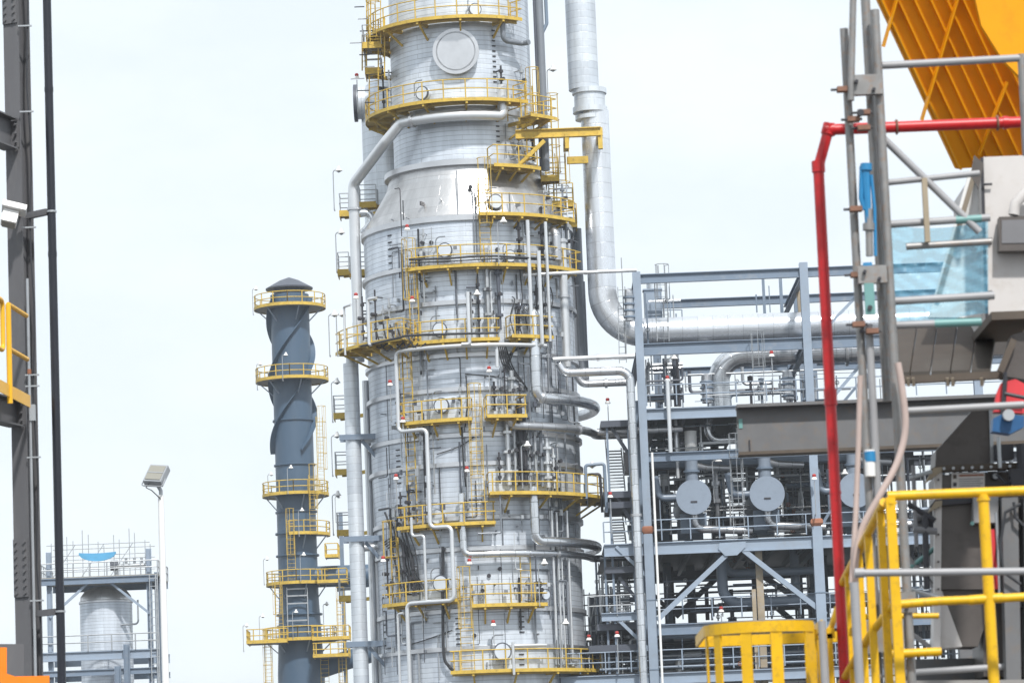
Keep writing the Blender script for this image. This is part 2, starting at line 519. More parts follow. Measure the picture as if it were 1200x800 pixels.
def troute(start, *moves):
    a, z = T(*start); r = start[2]; pts = [tpt(a, r, z)]
    for mv in moves:
        if mv[0] == 'h' or mv[0] == 'a':
            a2 = t_ang(mv[1], r, z) if mv[0] == 'h' else mv[1]
            n = max(1, int(abs(a2 - a) / 7)); a_s = a
            for k in range(1, n + 1): pts.append(tpt(a_s + (a2 - a_s) * k / n, r, z))
            a = a2
        elif mv[0] == 'v':
            p = solve_y(tpt(a, r, z), Z, mv[1]); z = p.z; pts.append(tpt(a, r, z))
        elif mv[0] == 'r':
            r = mv[1]; pts.append(tpt(a, r, z))
        elif mv[0] == 'x':          # straight run along world X to a photo column
            pts.append(solve_x(pts[-1], X, mv[1]))
        elif mv[0] == 'vz':
            z = mv[1]; pts.append(tpt(a, r, z))
    return pts
def zl(px, py): return P(px, py, TY).z

z_top = P(536, -60, TY).z
zA = zl(454, 211); zC = zl(425, 279)
RU, RA, RL = 3.98, 4.32, 5.86
z_mid = zl(437, 560); z_low = zl(442, 640)
def trad(z):
    if z > zA + 0.3: return RU
    if z > zC: return RA + (RL - RA) * (zA - z) / (zA - zC)
    if z > z_mid: return RL
    if z > z_low: return RL - 0.16 * (z_mid - z) / (z_mid - z_low)
    return RL - 0.16
tower = thing('fractionating_tower', 'tall silver-clad fractionating tower with cone section and yellow platforms', 'tower', (TX, TY, 0))
MB().lathe(TAX, [(RL - 0.16, 0), (RL - 0.16, z_low), (RL, z_mid), (RL, zC)], 96).build('lower_shell', 'shell', tower)
MB().lathe(TAX, [(RL, zC), (RL - 0.12, zC + 0.35), (RA + 0.2, zA - 0.9), (RA, zA - 0.25), (RA, zA)], 96, caps=False).build('transition_cone', 'cone', tower)
MB().lathe(TAX, [(RU, zA), (RU, z_top)], 84).build('upper_shell', 'shell', tower)
MB().lathe(TAX, [(RU, z_top), (RU * 0.9, z_top + 0.9), (RU * 0.6, z_top + 1.7), (0.01, z_top + 2.1)], 60).build('top_head', 'shell', tower)
def ring(px, py, dr=0.16, h=0.22, m='band'):
    z = zl(px, py); rr = trad(z - 0.05)
    MB().lathe(TAX, [(rr - 0.02, z - h / 2 - 0.06), (rr + dr, z - h / 2), (rr + dr, z + h / 2), (rr - 0.02, z + h / 2 + 0.06)], 84, caps=False).build('stiffening_ring', m, tower)
ring(454, 211, 0.22, 0.3)
ring(425, 281, 0.14, 0.3)
for px, py in ((427, 334), (429, 377), (430, 437), (431, 476), (437, 528), (436, 561), (441, 622), (443, 657), (444, 727), (448, 770)):
    ring(px, py)
ring(457, 150, 0.12, 0.3)

def tilted_box0(c, ax, ay, az, sx, sy, sz_):
    return [Vector(c) + Vector(ax) * (i * sx / 2) + Vector(ay) * (j * sy / 2) + Vector(az) * (k * sz_ / 2) for k in (-1, 1) for i, j in ((-1, -1), (1, -1), (1, 1), (-1, 1))]
def radial(a): return Vector((math.sin(R(a)), -math.cos(R(a)), 0))
def nozzle(px, py, rad, out, m='shell', name='manway', thick=0.12, face=None, davit=False, lip=.80):
    z0 = T(px, py, 5)[1]; rr = trad(z0)
    a, z = T(px, py, rr + out); d = radial(a); c = tpt(a, rr - 0.3, z)
    o = MB().cyl(c, c + d * (0.3 + out), rad * 0.86, 28).build(name, m, tower)
    e = c + d * (0.3 + out)
    # ring flange with recessed cover
    fl = MB()
    sd = d.cross(Z).normalized()
    n = 32
    def circ(r, off): return [e + d * off + sd * (math.cos(2 * math.pi * k / n) * r) + Z * (math.sin(2 * math.pi * k / n) * r) for k in range(n)]
    A, B, C_, D_ = circ(rad, -thick), circ(rad, 0), circ(rad * lip, 0), circ(rad * (lip - .02), -thick * 0.7)
    for k in range(n):
        k2 = (k + 1) % n
        fl.quad(A[k], A[k2], B[k2], B[k]); fl.quad(B[k], B[k2], C_[k2], C_[k]); fl.quad(C_[k], C_[k2], D_[k2], D_[k])
    fl.build('flange', face or m, o)
    if davit:
        dv = MB(); p = e + sd * (rad * 1.15) - Z * rad * 0.3
        dv.tube(fillet([p, p + Z * rad * 2.1, p + Z * rad * 2.1 - sd * rad * 1.3], 0.3), 0.035, 6)
        dv.build('davit_arm', 'grey_pipe', o)
    return o
nozzle(534, 60, 1.30, 0.42, 'band', 'blind_nozzle', 0.2, 'band')
for i, (px, py, rad) in enumerate(((521, 293, .42), (581, 236, .42), (589, 763, .5), (517, 475, .44), (515, 386, .42), (598, 300, .36), (516, 683, .46), (494, 109, .40), (557, 11, .36), (512, 605, .42), (640, 696, .3))):
    nozzle(px, py, rad, 0.45, 'shell', davit=True, face='steel_dark', lip=.86)

def platform(spec, a0=None, a1=None, r_out=1.25, rails=True, brk=4, deck_m='yellow_deck', end_rails=(True, True), rad=None, gap=0.0):
    """spec = (px_left, px_right, px_ref, py_ref): deck edge in the photo; angles override the pixel ends"""
    pl, pr, px, py = spec
    z0 = T(px, py, 6)[1]; rr = rad if rad is not None else trad(z0 - 0.2); ro = rr + r_out
    _, z = T(px, py, ro)
    A0 = a0 if a0 is not None else t_ang(pl, ro, z); A1 = a1 if a1 is not None else t_ang(pr, ro, z)
    pf = MB().sector(TAX, rr + 0.06 + gap, ro - 0.03, A0, A1, z - 0.05, z).build('platform', deck_m, tower)
    MB().sector(TAX, ro - 0.03, ro, A0, A1, z - 0.13, z + 0.06).build('toe_board', 'yellow', pf)
    for k in range(brk):
        a = A0 + (A1 - A0) * (k + 0.5) / brk
        b = MB(); d = radial(a)
        b.bar(tpt(a, rr - 0.02, z - 0.16), tpt(a, ro - 0.05, z - 0.16), 0.12, 0.2)
        b.bar(tpt(a, rr - 0.02, z - 0.95), tpt(a, ro - 0.35, z - 0.24), 0.09, 0.1)
        b.build('bracket', 'yellow', pf)
    # under-deck stringers
    s = MB().sector(TAX, (rr + ro) / 2 + 0.1, (rr + ro) / 2 + 0.2, A0, A1, z - 0.22, z - 0.052).build('stringer', 'yellow_deck', pf)
    if rails:
        n = max(2, int(abs(A1 - A0) / 6)); e = [tpt(A0 + (A1 - A0) * k / n, ro - 0.05, z) for k in range(n + 1)]
        if end_rails[0]: e = [tpt(A0, rr + 0.35, z)] + e
        if end_rails[1]: e = e + [tpt(A1, rr + 0.35, z)]
        rail_run(MB(), e, 1.1, 1.25, 0.034, (0.58,)).build('railing', 'yellow', pf)
    return pf, z, A0, A1, ro
PF = {}
PF[1] = platform((0, 612, 560, 18), a0=-150, r_out=1.3, brk=7)
PF[2] = platform((0, 619, 565, 115), a0=-140, r_out=1.55, brk=7)
PF['2b'] = platform((622, 653, 640, 136), r_out=2.5, gap=1.2, brk=2)
PF[3] = platform((579, 634, 600, 193), r_out=1.5, brk=3, rad=4.2)
PF[4] = platform((562, 674, 610, 250), r_out=1.75, brk=4, rad=5.2)
PF[5] = platform((475, 682, 565, 309), r_out=1.05, brk=7)
PF['6a'] = platform((393, 470, 430, 402), r_out=1.9, brk=4)
PF['6b'] = platform((481, 586, 545, 397), r_out=1.05, brk=4)
PF['6c'] = platform((600, 649, 625, 393), r_out=1.3, brk=3)
PF[7] = platform((464, 553, 510, 492), r_out=1.0, brk=3)
PF[8] = platform((571, 618, 595, 486), r_out=1.9, brk=2, deck_m='yellow_deck')
PF[9] = platform((574, 0, 630, 576), a1=100, r_out=1.5, brk=5)
PF[10] = platform((465, 581, 530, 613), r_out=1.05, brk=4)
PF[11] = platform((448, 536, 500, 704), r_out=1.05, brk=3)
PF[12] = platform((553, 642, 600, 707), r_out=1.05, brk=3)
PF[13] = platform((528, 0, 600, 784), a1=110, r_out=1.1, brk=6)
# small platforms stepping up the hidden left flank, edge-on in the photo
def side_platform(px0, px1, py, Y, depth=1.6):
    p0, p1 = P(px0, py, Y), P(px1, py, Y); z = p0.z; p1 = Vector((p1.x, p1.y, z))
    c = (p0 + p1) / 2 + Y_ * depth / 2; w = (p1 - p0).length
    pf = MB().box(c - Z * 0.04, w - 0.06, depth - 0.06, 0.07).build('platform', 'grating', tower)
    tb = MB()
    for q0, q1 in ((p0, p1), (p0, p0 + Y_ * depth), (p1, p1 + Y_ * depth)): tb.bar(q0 - Z * 0.06, q1 - Z * 0.06, 0.05, 0.36)
    tb.build('toe_board', 'yellow', pf)
    e = [p1, p0, p0 + Y_ * depth, p1 + Y_ * depth]
    rail_run(MB(), e, 1.1, 1.1, 0.03, (0.55,)).build('railing', 'galv', pf)
    b = MB(); b.bar(c - Z * 0.16, Vector((TX - trad(z) * 0.7, TY + 2, z - 0.16)), 0.15, 0.2); b.build('bracket', 'yellow', pf)
    return pf
side_platform(398, 409, 249, 203); side_platform(421, 441, 239, 203)
side_platform(396, 409, 318, 203); side_platform(419, 429, 318, 203)
for py in (486, 552, 623, 700): side_platform(391 + (py - 486) * 0.03, 407 + (py - 486) * 0.03, py, 205)
rng0 = random.Random(3)
# odd walkways at the top left
ladder(tower, P(447, 22, 198), P(447, 92, 198), (-0.75, -0.6, 0), 0.6)
ladder(tower, P(432, -40, 199), P(432, 36, 199), (-0.9, -0.4, 0), 0.6)
mbp = side_platform(425, 447, 52, 198, 2.5); side_platform(428, 446, 82, 199, 2.2)
ladder(tower, P(438, 85, 199), P(438, 140, 199), (-0.5, -0.9, 0), 0.6)
ladder(tower, P(440, -30, 197.5), P(440, 50, 197.5), (-0.2, -1, 0), 0.6)
ladder(tower, P(427, 40, 199), P(427, 82, 199), (-0.8, -0.5, 0), 0.5)
for (x0_, x1_, py_, Y__) in ((644, 672, 238, 198.5), (650, 676, 262, 199.5), (634, 655, 208, 198)):
    pfm = side_platform(x0_, x1_, py_, Y__)
    for ch_ in pfm.children:
        if ch_.name.startswith('railing'): ch_.data.materials[0] = MATS['yellow']
for k_ in range(9):
    q_ = P(427 + (k_ % 3) * 6, 8 + k_ * 14, 198.5); MB().tube([q_, q_ - X * rng0.uniform(.4, 1.1)], .035, 5).build('cable_arm', rng0.choice(('dark', 'galv')), tower)
# ladders on the face
def face_ladder(px, py0, py1, r_off=0.35, w=0.55, cage=True):
    z0 = T(px, (py0 + py1) / 2, 6)[1]; rr = max(trad(T(px, py0, 6)[1]), trad(T(px, py1, 6)[1])) + r_off
    a, zt = T(px, py0, rr); zb = solve_y(tpt(a, rr, zt), Z, py1).z
    ladder(tower, tpt(a, rr, zt), tpt(a, rr, zb), radial(a), w, 'yellow', cage)
face_ladder(556, 470, 606, 0.5, 0.7); face_ladder(566, 206, 312, 0.4, 0.6); face_ladder(483, 300, 400, 0.4); face_ladder(476, 398, 494, 0.4, 0.6)
face_ladder(462, 630, 702, 0.4, 0.6); face_ladder(545, 684, 786, 0.5, 0.7); face_ladder(615, 648, 704, 0.4, 0.6); face_ladder(480, 500, 612, 0.35, 0.6, False)
face_ladder(619, 100, 190, 0.9, 0.6); face_ladder(600, 0, 22, 0.6, 0.6)
ladder(tower, P(641, 130, 199), P(646, 250, 199), (0.8, -0.6, 0), 0.7)
ladder(tower, P(656, 180, 199), P(660, 262, 199), (0.3, -1, 0), 0.6)
# yellow pipe-guide frame reaching out to the big overhead line
gf = MB()
zg = P(640, 158, TY - 4).z
for dz, x0, x1, yy in ((0, 604, 704, -4.0), (-0.95, 640, 704, -1.0)):
    gf.ibeam(P(x0, 158, TY + yy) * 1.0 + Z * 0, solve_x(P(x0, 158, TY + yy), X, x1), 0.3, 0.5 if dz == 0 else 0.4, 0.05, 0.05)
p = solve_x(P(604, 158, TY - 4.0), X, 703)
gf.bar(p, p + Y_ * 4.5, 0.3, 0.45); gf.bar(p - Z * 1.0, p + Y_ * 0.1 + Z * 0.2, 0.25, 0.25)
q = solve_x(P(604, 158, TY - 4.0), X, 664); gf.bar(q, q + Y_ * 4.5, 0.3, 0.4); gf.bar(q - Z * 0.9, q, 0.22, 0.22)
gf.bar(q - Z * 1.0 + Y_ * 3, p - Z * 1.0 + Y_ * 3, 0.25, 0.4)
gf.bar(P(606, 196, TY - 4.1), P(638, 165, TY - 4.1), 0.2, 0.22)
gf.build('pipe_guide_frame', 'yellow', tower)

# ---- clutter on the tower : instrument stand-pipes, cables, boxes, marks
rng = random.Random(11)
def instrument(px, py, h, off=0.55, n=1, m='galv', rr=0.05):
    """stand-pipe with valve bodies at a platform"""
    z0 = T(px, py, 6)[1]; r0 = trad(z0) + off; a, z = T(px, py, r0)
    mb = MB()
    mb.cyl(tpt(a, r0, z), tpt(a, r0, z + h), rr, 7)
    mb.tube([tpt(a, r0, z + h * 0.85), tpt(a, r0 - off - 0.05, z + h * 0.85)], rr * 0.8, 6)
    mb.tube([tpt(a, r0, z + 0.15), tpt(a, r0 - off - 0.05, z + 0.15)], rr * 0.8, 6)
    for k in (0.2, 0.5, 0.8):
        c = tpt(a, r0, z + h * k); mb.cyl(c - Z * 0.07, c + Z * 0.07, rr * 2.2, 8)
    o = mb.build('stand_pipe', m, tower)
    v = MB(); c = tpt(a, r0 + 0.1, z + h * 0.5); v.cyl(c, c + radial(a) * 0.18, 0.11, 8); v.build('valve_wheel', 'dark', o)
    return o
for (px, py, h, m, rr) in ((562, 388, 3.2, 'dark', .05), (573, 388, 4.6, 'galv', .12), (586, 386, 3.9, 'steel_dark', .1), (553, 389, 2.2, 'dark', .06),
        (609, 388, 1.6, 'dark', .06), (630, 388, 2.6, 'dark', .05), (637, 387, 2.8, 'dark', .05), (641, 389, 1.4, 'galv', .07),
        (597, 568, 3.6, 'white_pipe', .13), (605, 568, 3.8, 'galv', .09), (612, 568, 4.6, 'dark', .16), (617, 568, 3.9, 'dark', .12), (622, 570, 3.4, 'galv', .06),
        (629, 569, 3.6, 'galv', .08), (636, 570, 3.5, 'grey_pipe', .09), (643, 571, 2.7, 'white_pipe', .14), (650, 572, 2.2, 'white_pipe', .06), (655, 571, 2.9, 'galv', .05),
        (586, 566, 1.7, 'dark', .05), (580, 481, 1.6, 'dark', .06), (588, 480, 2.3, 'grey_pipe', .05), (601, 481, 2.2, 'galv', .12), (610, 481, 1.5, 'dark', .05),
        (441, 398, 2.8, 'dark', .05), (450, 398, 1.9, 'galv', .05), (457, 396, 2.2, 'galv', .05), (426, 399, 2.5, 'dark', .05), (417, 400, 1.8, 'grey_pipe', .06), (408, 402, 2.1, 'dark', .05),
        (609, 303, 2.1, 'dark', .07), (636, 303, 2.9, 'dark', .09), (645, 304, 1.8, 'galv', .06), (665, 308, 2.4, 'grey_pipe', .08), (497, 302, 1.6, 'galv', .04),
        (470, 610, 1.6, 'dark', .05), (480, 610, 2.0, 'dark', .05), (488, 609, 1.2, 'galv', .06), (568, 606, 1.5, 'galv', .05), (455, 700, 2.6, 'dark', .05), (463, 700, 1.6, 'galv', .05),
        (475, 699, 2.8, 'dark', .06), (485, 698, 1.9, 'dark', .05), (469, 488, 1.5, 'dark', .05), (540, 486, 1.7, 'galv', .04), (566, 705, 1.2, 'galv', .05), (633, 705, 1.3, 'dark', .06),
        (588, 110, 1.6, 'dark', .06), (612, 112, 1.7, 'galv', .06), (606, 188, 1.3, 'galv', .06), (625, 189, 1.5, 'dark', .06), (450, 130, 2.6, 'dark', .05), (457, 127, 2.2, 'galv', .05), (640, 246, 1.3, 'galv', .06), (660, 249, 1.6, 'grey_pipe', .06)):
    instrument(px, py, h, 0.5, m=m, rr=rr)
def cable(pts_px, r=0.035, off=0.22, m='cable'):
    pts = []
    for px, py in pts_px:
        z0 = T(px, py, 6)[1]; rr = trad(z0) + off; a, z = T(px, py, rr); pts.append(tpt(a, rr, z))
    # smooth with Catmull-Rom
    out = []
    for i in range(len(pts) - 1):
        p0, p1, p2, p3 = pts[max(0, i - 1)], pts[i], pts[i + 1], pts[min(len(pts) - 1, i + 2)]
        for k in range(5):
            t = k / 5
            out.append(0.5 * ((2 * p1) + (p2 - p0) * t + (2 * p0 - 5 * p1 + 4 * p2 - p3) * t * t + (3 * p1 - p0 - 3 * p2 + p3) * t ** 3))
    out.append(pts[-1])
    return MB().tube(out, r, 5).build('cable', m, tower)
for i in range(5):
    cable([(584 + i * 2, 404), (588 + i * 3, 424 + i), (598 + i * 3, 436 + i * 2), (612 + i * 2, 446 + i * 3)], 0.04)
for i in range(3):
    cable([(626 + i, 404), (605 - i * 3, 409 + i * 2), (597 - i * 2, 424 + i * 3), (590 - i, 436)], 0.035)
for i in range(5):
    cable([(449 + i * 2, 636 + i * 2), (464 + i * 2, 628 + i * 2), (471 + i * 3, 640 + i * 3), (474 + i * 3, 668), (486 + i * 3, 690)], 0.05)
cable([(478, 304), (520, 303), (570, 300), (618, 302), (650, 304)], 0.06, 1.15); cable([(480, 308), (530, 306), (590, 303), (640, 305)], 0.04, 1.15)
cable([(398, 410), (430, 404), (466, 396), (482, 393), (540, 391), (584, 390)], 0.07, 1.9)
cable([(519, 640), (519, 700), (520, 765), (526, 780), (532, 786)], 0.09, 0.3)
cable([(541, 500), (543, 540), (546, 570)], 0.05); cable([(546, 440), (548, 470), (545, 500)], 0.04)
for px, p0, p1 in ((510, 335, 395), (515, 640, 700), (556, 205, 300), (560, 205, 300), (553, 205, 300), (535, 200, 250), (575, 200, 245), (452, 420, 620), (455, 560, 640), (520, 640, 720), (448, 700, 790), (461, 660, 790), (544, 500, 600), (592, 145, 185), (588, 590, 640), (475, 340, 398), (559, 330, 396)):
    cable([(px, p0), (px + (p1 - p0) * 0.018, (p0 + p1) / 2), (px + (p1 - p0) * 0.037, p1)], 0.03, 0.12, 'grey_pipe')
cable([(545, 438), (590, 442), (612, 448)], 0.03, 0.1); cable([(452, 760), (490, 752), (530, 738)], 0.03, 0.1); cable([(512, 532), (540, 522), (560, 508)], 0.03, 0.1)
# dashes of climbing cleats in vertical rows
def cleats(px, py0, py1, step):
    py = py0
    while py < py1:
        z0 = T(px, py, 6)[1]; rr = trad(z0) + 0.03; a, z = T(px + (py - py0) * 0.037, py, rr)
        MB().bar(tpt(a - 1.4, rr, z), tpt(a + 1.4, rr, z), 0.07, 0.05, radial(a)).build('cleat', 'dark', tower); py += step
cleats(578, 36, 100, 6); cleats(583, 142, 170, 6); cleats(611, 716, 742, 6); cleats(611, 760, 790, 6); cleats(466, 527, 572, 6.5); cleats(456, 268, 318, 8); cleats(536, 712, 756, 6); cleats(449, 700, 760, 8)
for px, py in ((586, 666), (573, 674), (556, 744), (505, 284), (551, 219), (608, 254), (583, 292)):
    z0 = T(px, py, 6)[1]; rr = trad(z0); a, z = T(px, py, rr + 0.1)
    MB().cyl(tpt(a, rr - 0.1, z), tpt(a, rr + 0.12, z), 0.11, 10).build('inspection_plug', 'dark', tower)

# fine conduit runs, junction boxes and clips scattered over the faces
cm = ['grey_pipe', 'grey_pipe', 'dark', 'galv', 'steel_dark', 'cable', 'white_pipe']
for i in range(150):
    px = rng.choice((rng.uniform(452, 500), rng.uniform(450, 672), rng.uniform(590, 672), rng.uniform(640, 678))); py = rng.uniform(215, 770); L_ = rng.uniform(18, 95); off = rng.choice((.1, .15, .3, .6))
    z0 = T(px, py, 6)[1]; rr = max(trad(z0), trad(solve_y(tpt(0, 6, z0), Z, py + L_).z)) + off; a, z = T(px, py, rr); zb = max(1, solve_y(tpt(a, rr, z), Z, py + L_).z)
    pts = [tpt(a, rr, z), tpt(a, rr, zb)]
    k = rng.random()
    if k < .4: pts = [tpt(a + rng.choice((-1, 1)) * rng.uniform(3, 12), rr, z)] + pts
    if k > .7: pts = pts + [tpt(a + rng.choice((-1, 1)) * rng.uniform(3, 12), rr, zb)]
    MB().tube(fillet(pts, .12, 3), rng.choice((.02, .03, .03, .045, .06)), 5).build('conduit', rng.choice(cm), tower)
for i in range(80):
    px = rng.choice((rng.uniform(455, 668), rng.uniform(600, 668), rng.uniform(455, 500))); py = rng.choice((300, 306, 388, 392, 482, 486, 566, 570, 604, 608, 696, 700, 776)) - rng.uniform(0, 16); z0 = T(px, py, 6)[1]; rr = trad(z0) + rng.uniform(.15, .9); a, z = T(px, py, rr)
    w = rng.uniform(.1, .24); d = radial(a); sd = d.cross(Z)
    MB().hexa(tilted_box0(tpt(a, rr, z), sd, d, Z, w, w * .6, w * rng.uniform(.8, 2.2))).build('junction_box', rng.choice(('galv', 'dark', 'grey_pipe', 'steel_dark', 'white_pipe')), tower)
for i in range(60):
    px = rng.uniform(450, 672); py = rng.uniform(225, 785); z0 = T(px, py, 6)[1]; rr = trad(z0); a, z = T(px, py, rr + .1); d = radial(a)
    MB().bar(tpt(a, rr - .03, z), tpt(a, rr + rng.uniform(.12, .5), z), .06, rng.choice((.06, .1, .22))).build('pipe_clip', rng.choice(('dark', 'grey_pipe', 'galv')), tower)
# more cables gathered at the lower left platform and over the mid platform
for i in range(6):
    j = rng.uniform(-9, 9)
    cable([(452 + i * 4 + j, 600 + i * 3), (458 + i * 4, 622 + j), (462 + i * 5 + j, 650), (470 + i * 4, 690 + j)], rng.choice((.03, .045, .06)), .35)
for i in range(6):
    x_ = 430 + i * 9; cable([(x_, 380 + rng.uniform(-6, 6)), (x_ + 5, 398), (x_ + 14, 408 + rng.uniform(-3, 6)), (x_ + 24, 402)], .045, 1.2)
for i in range(6):
    x_ = 600 + i * 9; cable([(x_, 330 + rng.uniform(-20, 20)), (x_ + 3, 352), (x_ - 2, 372), (x_ + 4, 396)], .035, .3)
# ------------------------------------------------------------------ pipes on and beside the tower
# big overhead vapour line, right of the tower, turning into the rack
YB = 199.5
big = thing('overhead_vapour_line', 'huge silver insulated line dropping right of the tower and elbowing into the rack', 'pipe', (P(680, 0, YB).x, YB, 10))
pA = P(677, -60, YB); pF = solve_y(pA, Z, 106)
pG = solve_y(pA, Z, 131)
pB = solve_y(pA, Z, 392)
pC = solve_x(P(745, 390, YB), X, 1150)
pB = Vector((pA.x + 0.55, pA.y, pC.z)); pG2 = Vector((pB.x, pB.y, pG.z))
path = fillet([pG2, pB, pC], 2.35, 12)
MB().tube([pA, pF], 0.86, 32).build('upper_run', 'riser', big)
MB().tube(path, 0.80, 32).build('lower_run', 'pipe_bright', big)
for z0, z1, rr in ((pF.z - 0.25, pF.z + 0.05, 0.98), (pG.z - 0.1, pG.z + 0.22, 0.98), (pG.z + 0.2, pF.z - 0.2, 0.88), (pG.z - 0.5, pG.z - 0.25, 0.86)):
    MB().cyl((pA.x + 0.3, pA.y, z0), (pA.x + 0.3, pA.y, z1), rr, 32).build('flange', 'riser', big)
# second vessel shoulder behind the tower on the left, with its dark flange
b2 = thing('side_downcomer', 'pale banded column close behind the tower on its left with a domed elbow', 'column', (P(440, 500, 206).x, 206, 0))
YS = 206.0
c0 = P(455, 150, YS); x0 = c0.x
zt = P(455, 128, YS).z
MB().lathe((x0, YS), [(1.55, 0), (1.55, zt)], 40).build('column_shell', 'riser', b2)
MB().lathe((x0, YS), [(1.55, zt), (1.5, zt + 0.7), (1.25, zt + 1.4), (0.8, zt + 1.9), (0.02, zt + 2.1)], 40).build('domed_head', 'shell', b2)
fz = P(418, 122, YS)
MB().cyl((x0 - 1.75, YS - 0.2, fz.z), (x0 - 0.4, YS - 0.2, fz.z), 0.95, 24).build('side_nozzle', 'shell', b2)
MB().cyl((x0 - 1.95, YS - 0.2, fz.z), (x0 - 1.75, YS - 0.2, fz.z), 1.1, 24).build('blind_flange', 'steel_dark', b2)

# left riser: hugging the shell under the upper platform, then down the left flank
ru = 4.9
up = troute((588, 100, ru), ('v', 136), ('h', 470))
a_end = T(452, 166, ru + 0.6)
up += [P(452, 166, 197.0), P(414, 216, 199.5)]
low = solve_y(P(414, 216, 199.5), Z, 424)
up += [low]
thing_tube('insulated_riser', 'pale insulated pipe wrapping under the upper platform then dropping down the left flank', 'pipe', up, 0.30, 'white_pipe', 14, bend=0.55, flanges=(0.30, 0.62))
p = P(411, 426, 198.5)
t = thing('insulated_riser', 'thick pale square-strapped riser running down the lower left flank to the ground', 'pipe', (p.x, p.y, 0))
MB().tube([Vector((p.x, p.y, 0)), p], 0.43, 20).build('pipe_run', 'riser', t)
MB().tube(fillet([p - Z * 0.1, p + Z * 0.55, p + Z * 0.55 + X * 0.75, p + Z * 1.5 + X * 0.75], 0.4), 0.26, 14).build('reducer_elbow', 'riser', t)
for py in (513, 632, 755):
    z = P(415, py, 198.5).z
    sup = MB(); c = Vector((p.x, p.y, z))
    sup.bar(c + Vector((-0.75, -0.46, 0)), c + Vector((1.7, -0.46, 0)), 0.12, 0.3); sup.bar(c + Vector((-0.75, 0.46, 0)), c + Vector((1.7, 0.46, 0)), 0.12, 0.3)
    sup.bar(c + Vector((0.5, -0.2, -0.2)), c + Vector((1.75, -0.2, -1.7)), 0.16, 0.2)
    sup.build('support_bracket', 'steel', t)
for k, (px, rr, py0, lab) in enumerate(((428, 0.19, 446, 'slim pale pipe just right of the thick left riser'), (434, 0.14, 440, 'thin pale pipe squeezed between left riser and tower shell'))):
    a = P(px, py0, 200); tag(MB().tube([Vector((a.x, a.y, 0)), a], rr, 10).build('riser_pipe', 'white_pipe'), lab, 'pipe')
for px, py, rr in ((430, 252, 0.25), (428, 268, 0.2)):
    pass
tag(MB().tube(fillet([P(422, 250, 201), P(432, 249, 201), P(437, 258, 201), P(430, 268, 201), P(424, 274, 201)], 0.4), 0.22, 10).build('bypass_elbow', 'pipe'), 'small shiny pipe elbow looping beside the cone at upper left', 'pipe')
thing_tube('nozzle_pipe', 'short fat pale stub pipe joining left riser to tower below middle', 'pipe', [P(420, 515, 199), P(441, 513, 199)], 0.22, 'white_pipe')
thing_tube('nozzle_pipe', 'short pale stub pipe joining left riser to the lower shell', 'pipe', [P(424, 642, 199), P(445, 640, 199)], 0.2, 'white_pipe')

RLo = RL
def tp(label, start, moves, r, m='pipe', bend=None, n=14, flanges=(), name='insulated_pipe'):
    return thing_tube(name, label, 'pipe', troute(start, *moves), r, m, n, bend, flanges=flanges)
# wrap-around draw-off lines on the right
tp('fat silver pipe dropping from the elbow hood then wrapping right round the mid shell', (613, 366, RL - .1), [('r', RL + .95), ('v', 466), ('h', 694), ('a', 120)], 0.31, bend=0.7, flanges=(0.36,))
tp('silver pipe leaving under the boxed platform and wrapping right at mid height', (597, 480, RL + .9), [('v', 499), ('h', 690), ('a', 88), ('x', 745)], 0.23, 'pipe_dull', bend=0.5, flanges=(0.5,))
tp('fat silver pipe dropping below the long curved platform then wrapping right', (625, 570, RL + .75), [('v', 634), ('h', 690), ('a', 115)], 0.27, bend=0.6)
tp('long silver pipe dropping at centre then running level right above lower platforms', (541, 578, RL + .45), [('v', 650), ('h', 685), ('a', 88), ('x', 742)], 0.20, bend=0.5, flanges=(0.55,))
# white small-bore line stepping down the face
tp('white small-bore line stepping down the left face in four level jogs', (640, 405, RL + 1.15), [('h', 464), ('v', 506), ('h', 500), ('v', 618), ('h', 529), ('v', 703), ('h', 477), ('v', 812)], 0.115, 'white_pipe', bend=0.3, n=10)
tp('thin white line with one jog above the lower left platform', (482, 606, RL + 1.0), [('v', 628), ('h', 497), ('v', 706)], 0.075, 'white_pipe', bend=0.2, n=8)
tp('thin white line rising at the lower left edge and turning in', (473, 718, RL + .9), [('h', 466), ('v', 812)], 0.07, 'white_pipe', bend=0.2, n=8)
tp('white vertical line in front of the mid-height platform gauges', (548, 342, RL + 1.3), [('v', 403), ('h', 541)], 0.11, 'white_pipe', bend=0.1, n=10)
tp('short white drop pipe beside the black cable bundle', (582, 409, RL + 1.2), [('v', 430)], 0.1, 'white_pipe', n=8)
tp('white line standing left among valves with a bent top', (441, 349, RL + 1.9), [('h', 431), ('v', 404), ('h', 436)], 0.09, 'white_pipe', bend=0.1, n=8)
tp('short white line at the far left platform corner with bent top', (411, 357, RL + 1.9), [('h', 403), ('v', 416)], 0.07, 'white_pipe', bend=0.1, n=8)
tp('leftmost of the tall white lines below the cone platform', (618, 258, RL + 1.1), [('v', 372)], 0.11, 'white_pipe', n=8)
tp('tallest white line crossing both right-hand mid platforms', (639, 260, RL + 1.3), [('v', 330), ('v', 400)], 0.09, 'white_pipe', n=8)
tp('white line standing on the right platform with bent foot', (631, 294, RL + 1.4), [('v', 403), ('h', 636)], 0.11, 'white_pipe', bend=0.1, n=8)
tp('shiny capped stand pipe at right end of the wide platform', (658, 280, RL + .75), [('v', 430)], 0.24, 'white_pipe', n=14, flanges=(0.02, 0.45))
tp('dull silver elbow nozzle behind right end of the wide platform', (640, 272, RL + .1), [('r', RL + .8), ('v', 305)], 0.26, 'pipe_dull', bend=0.4)
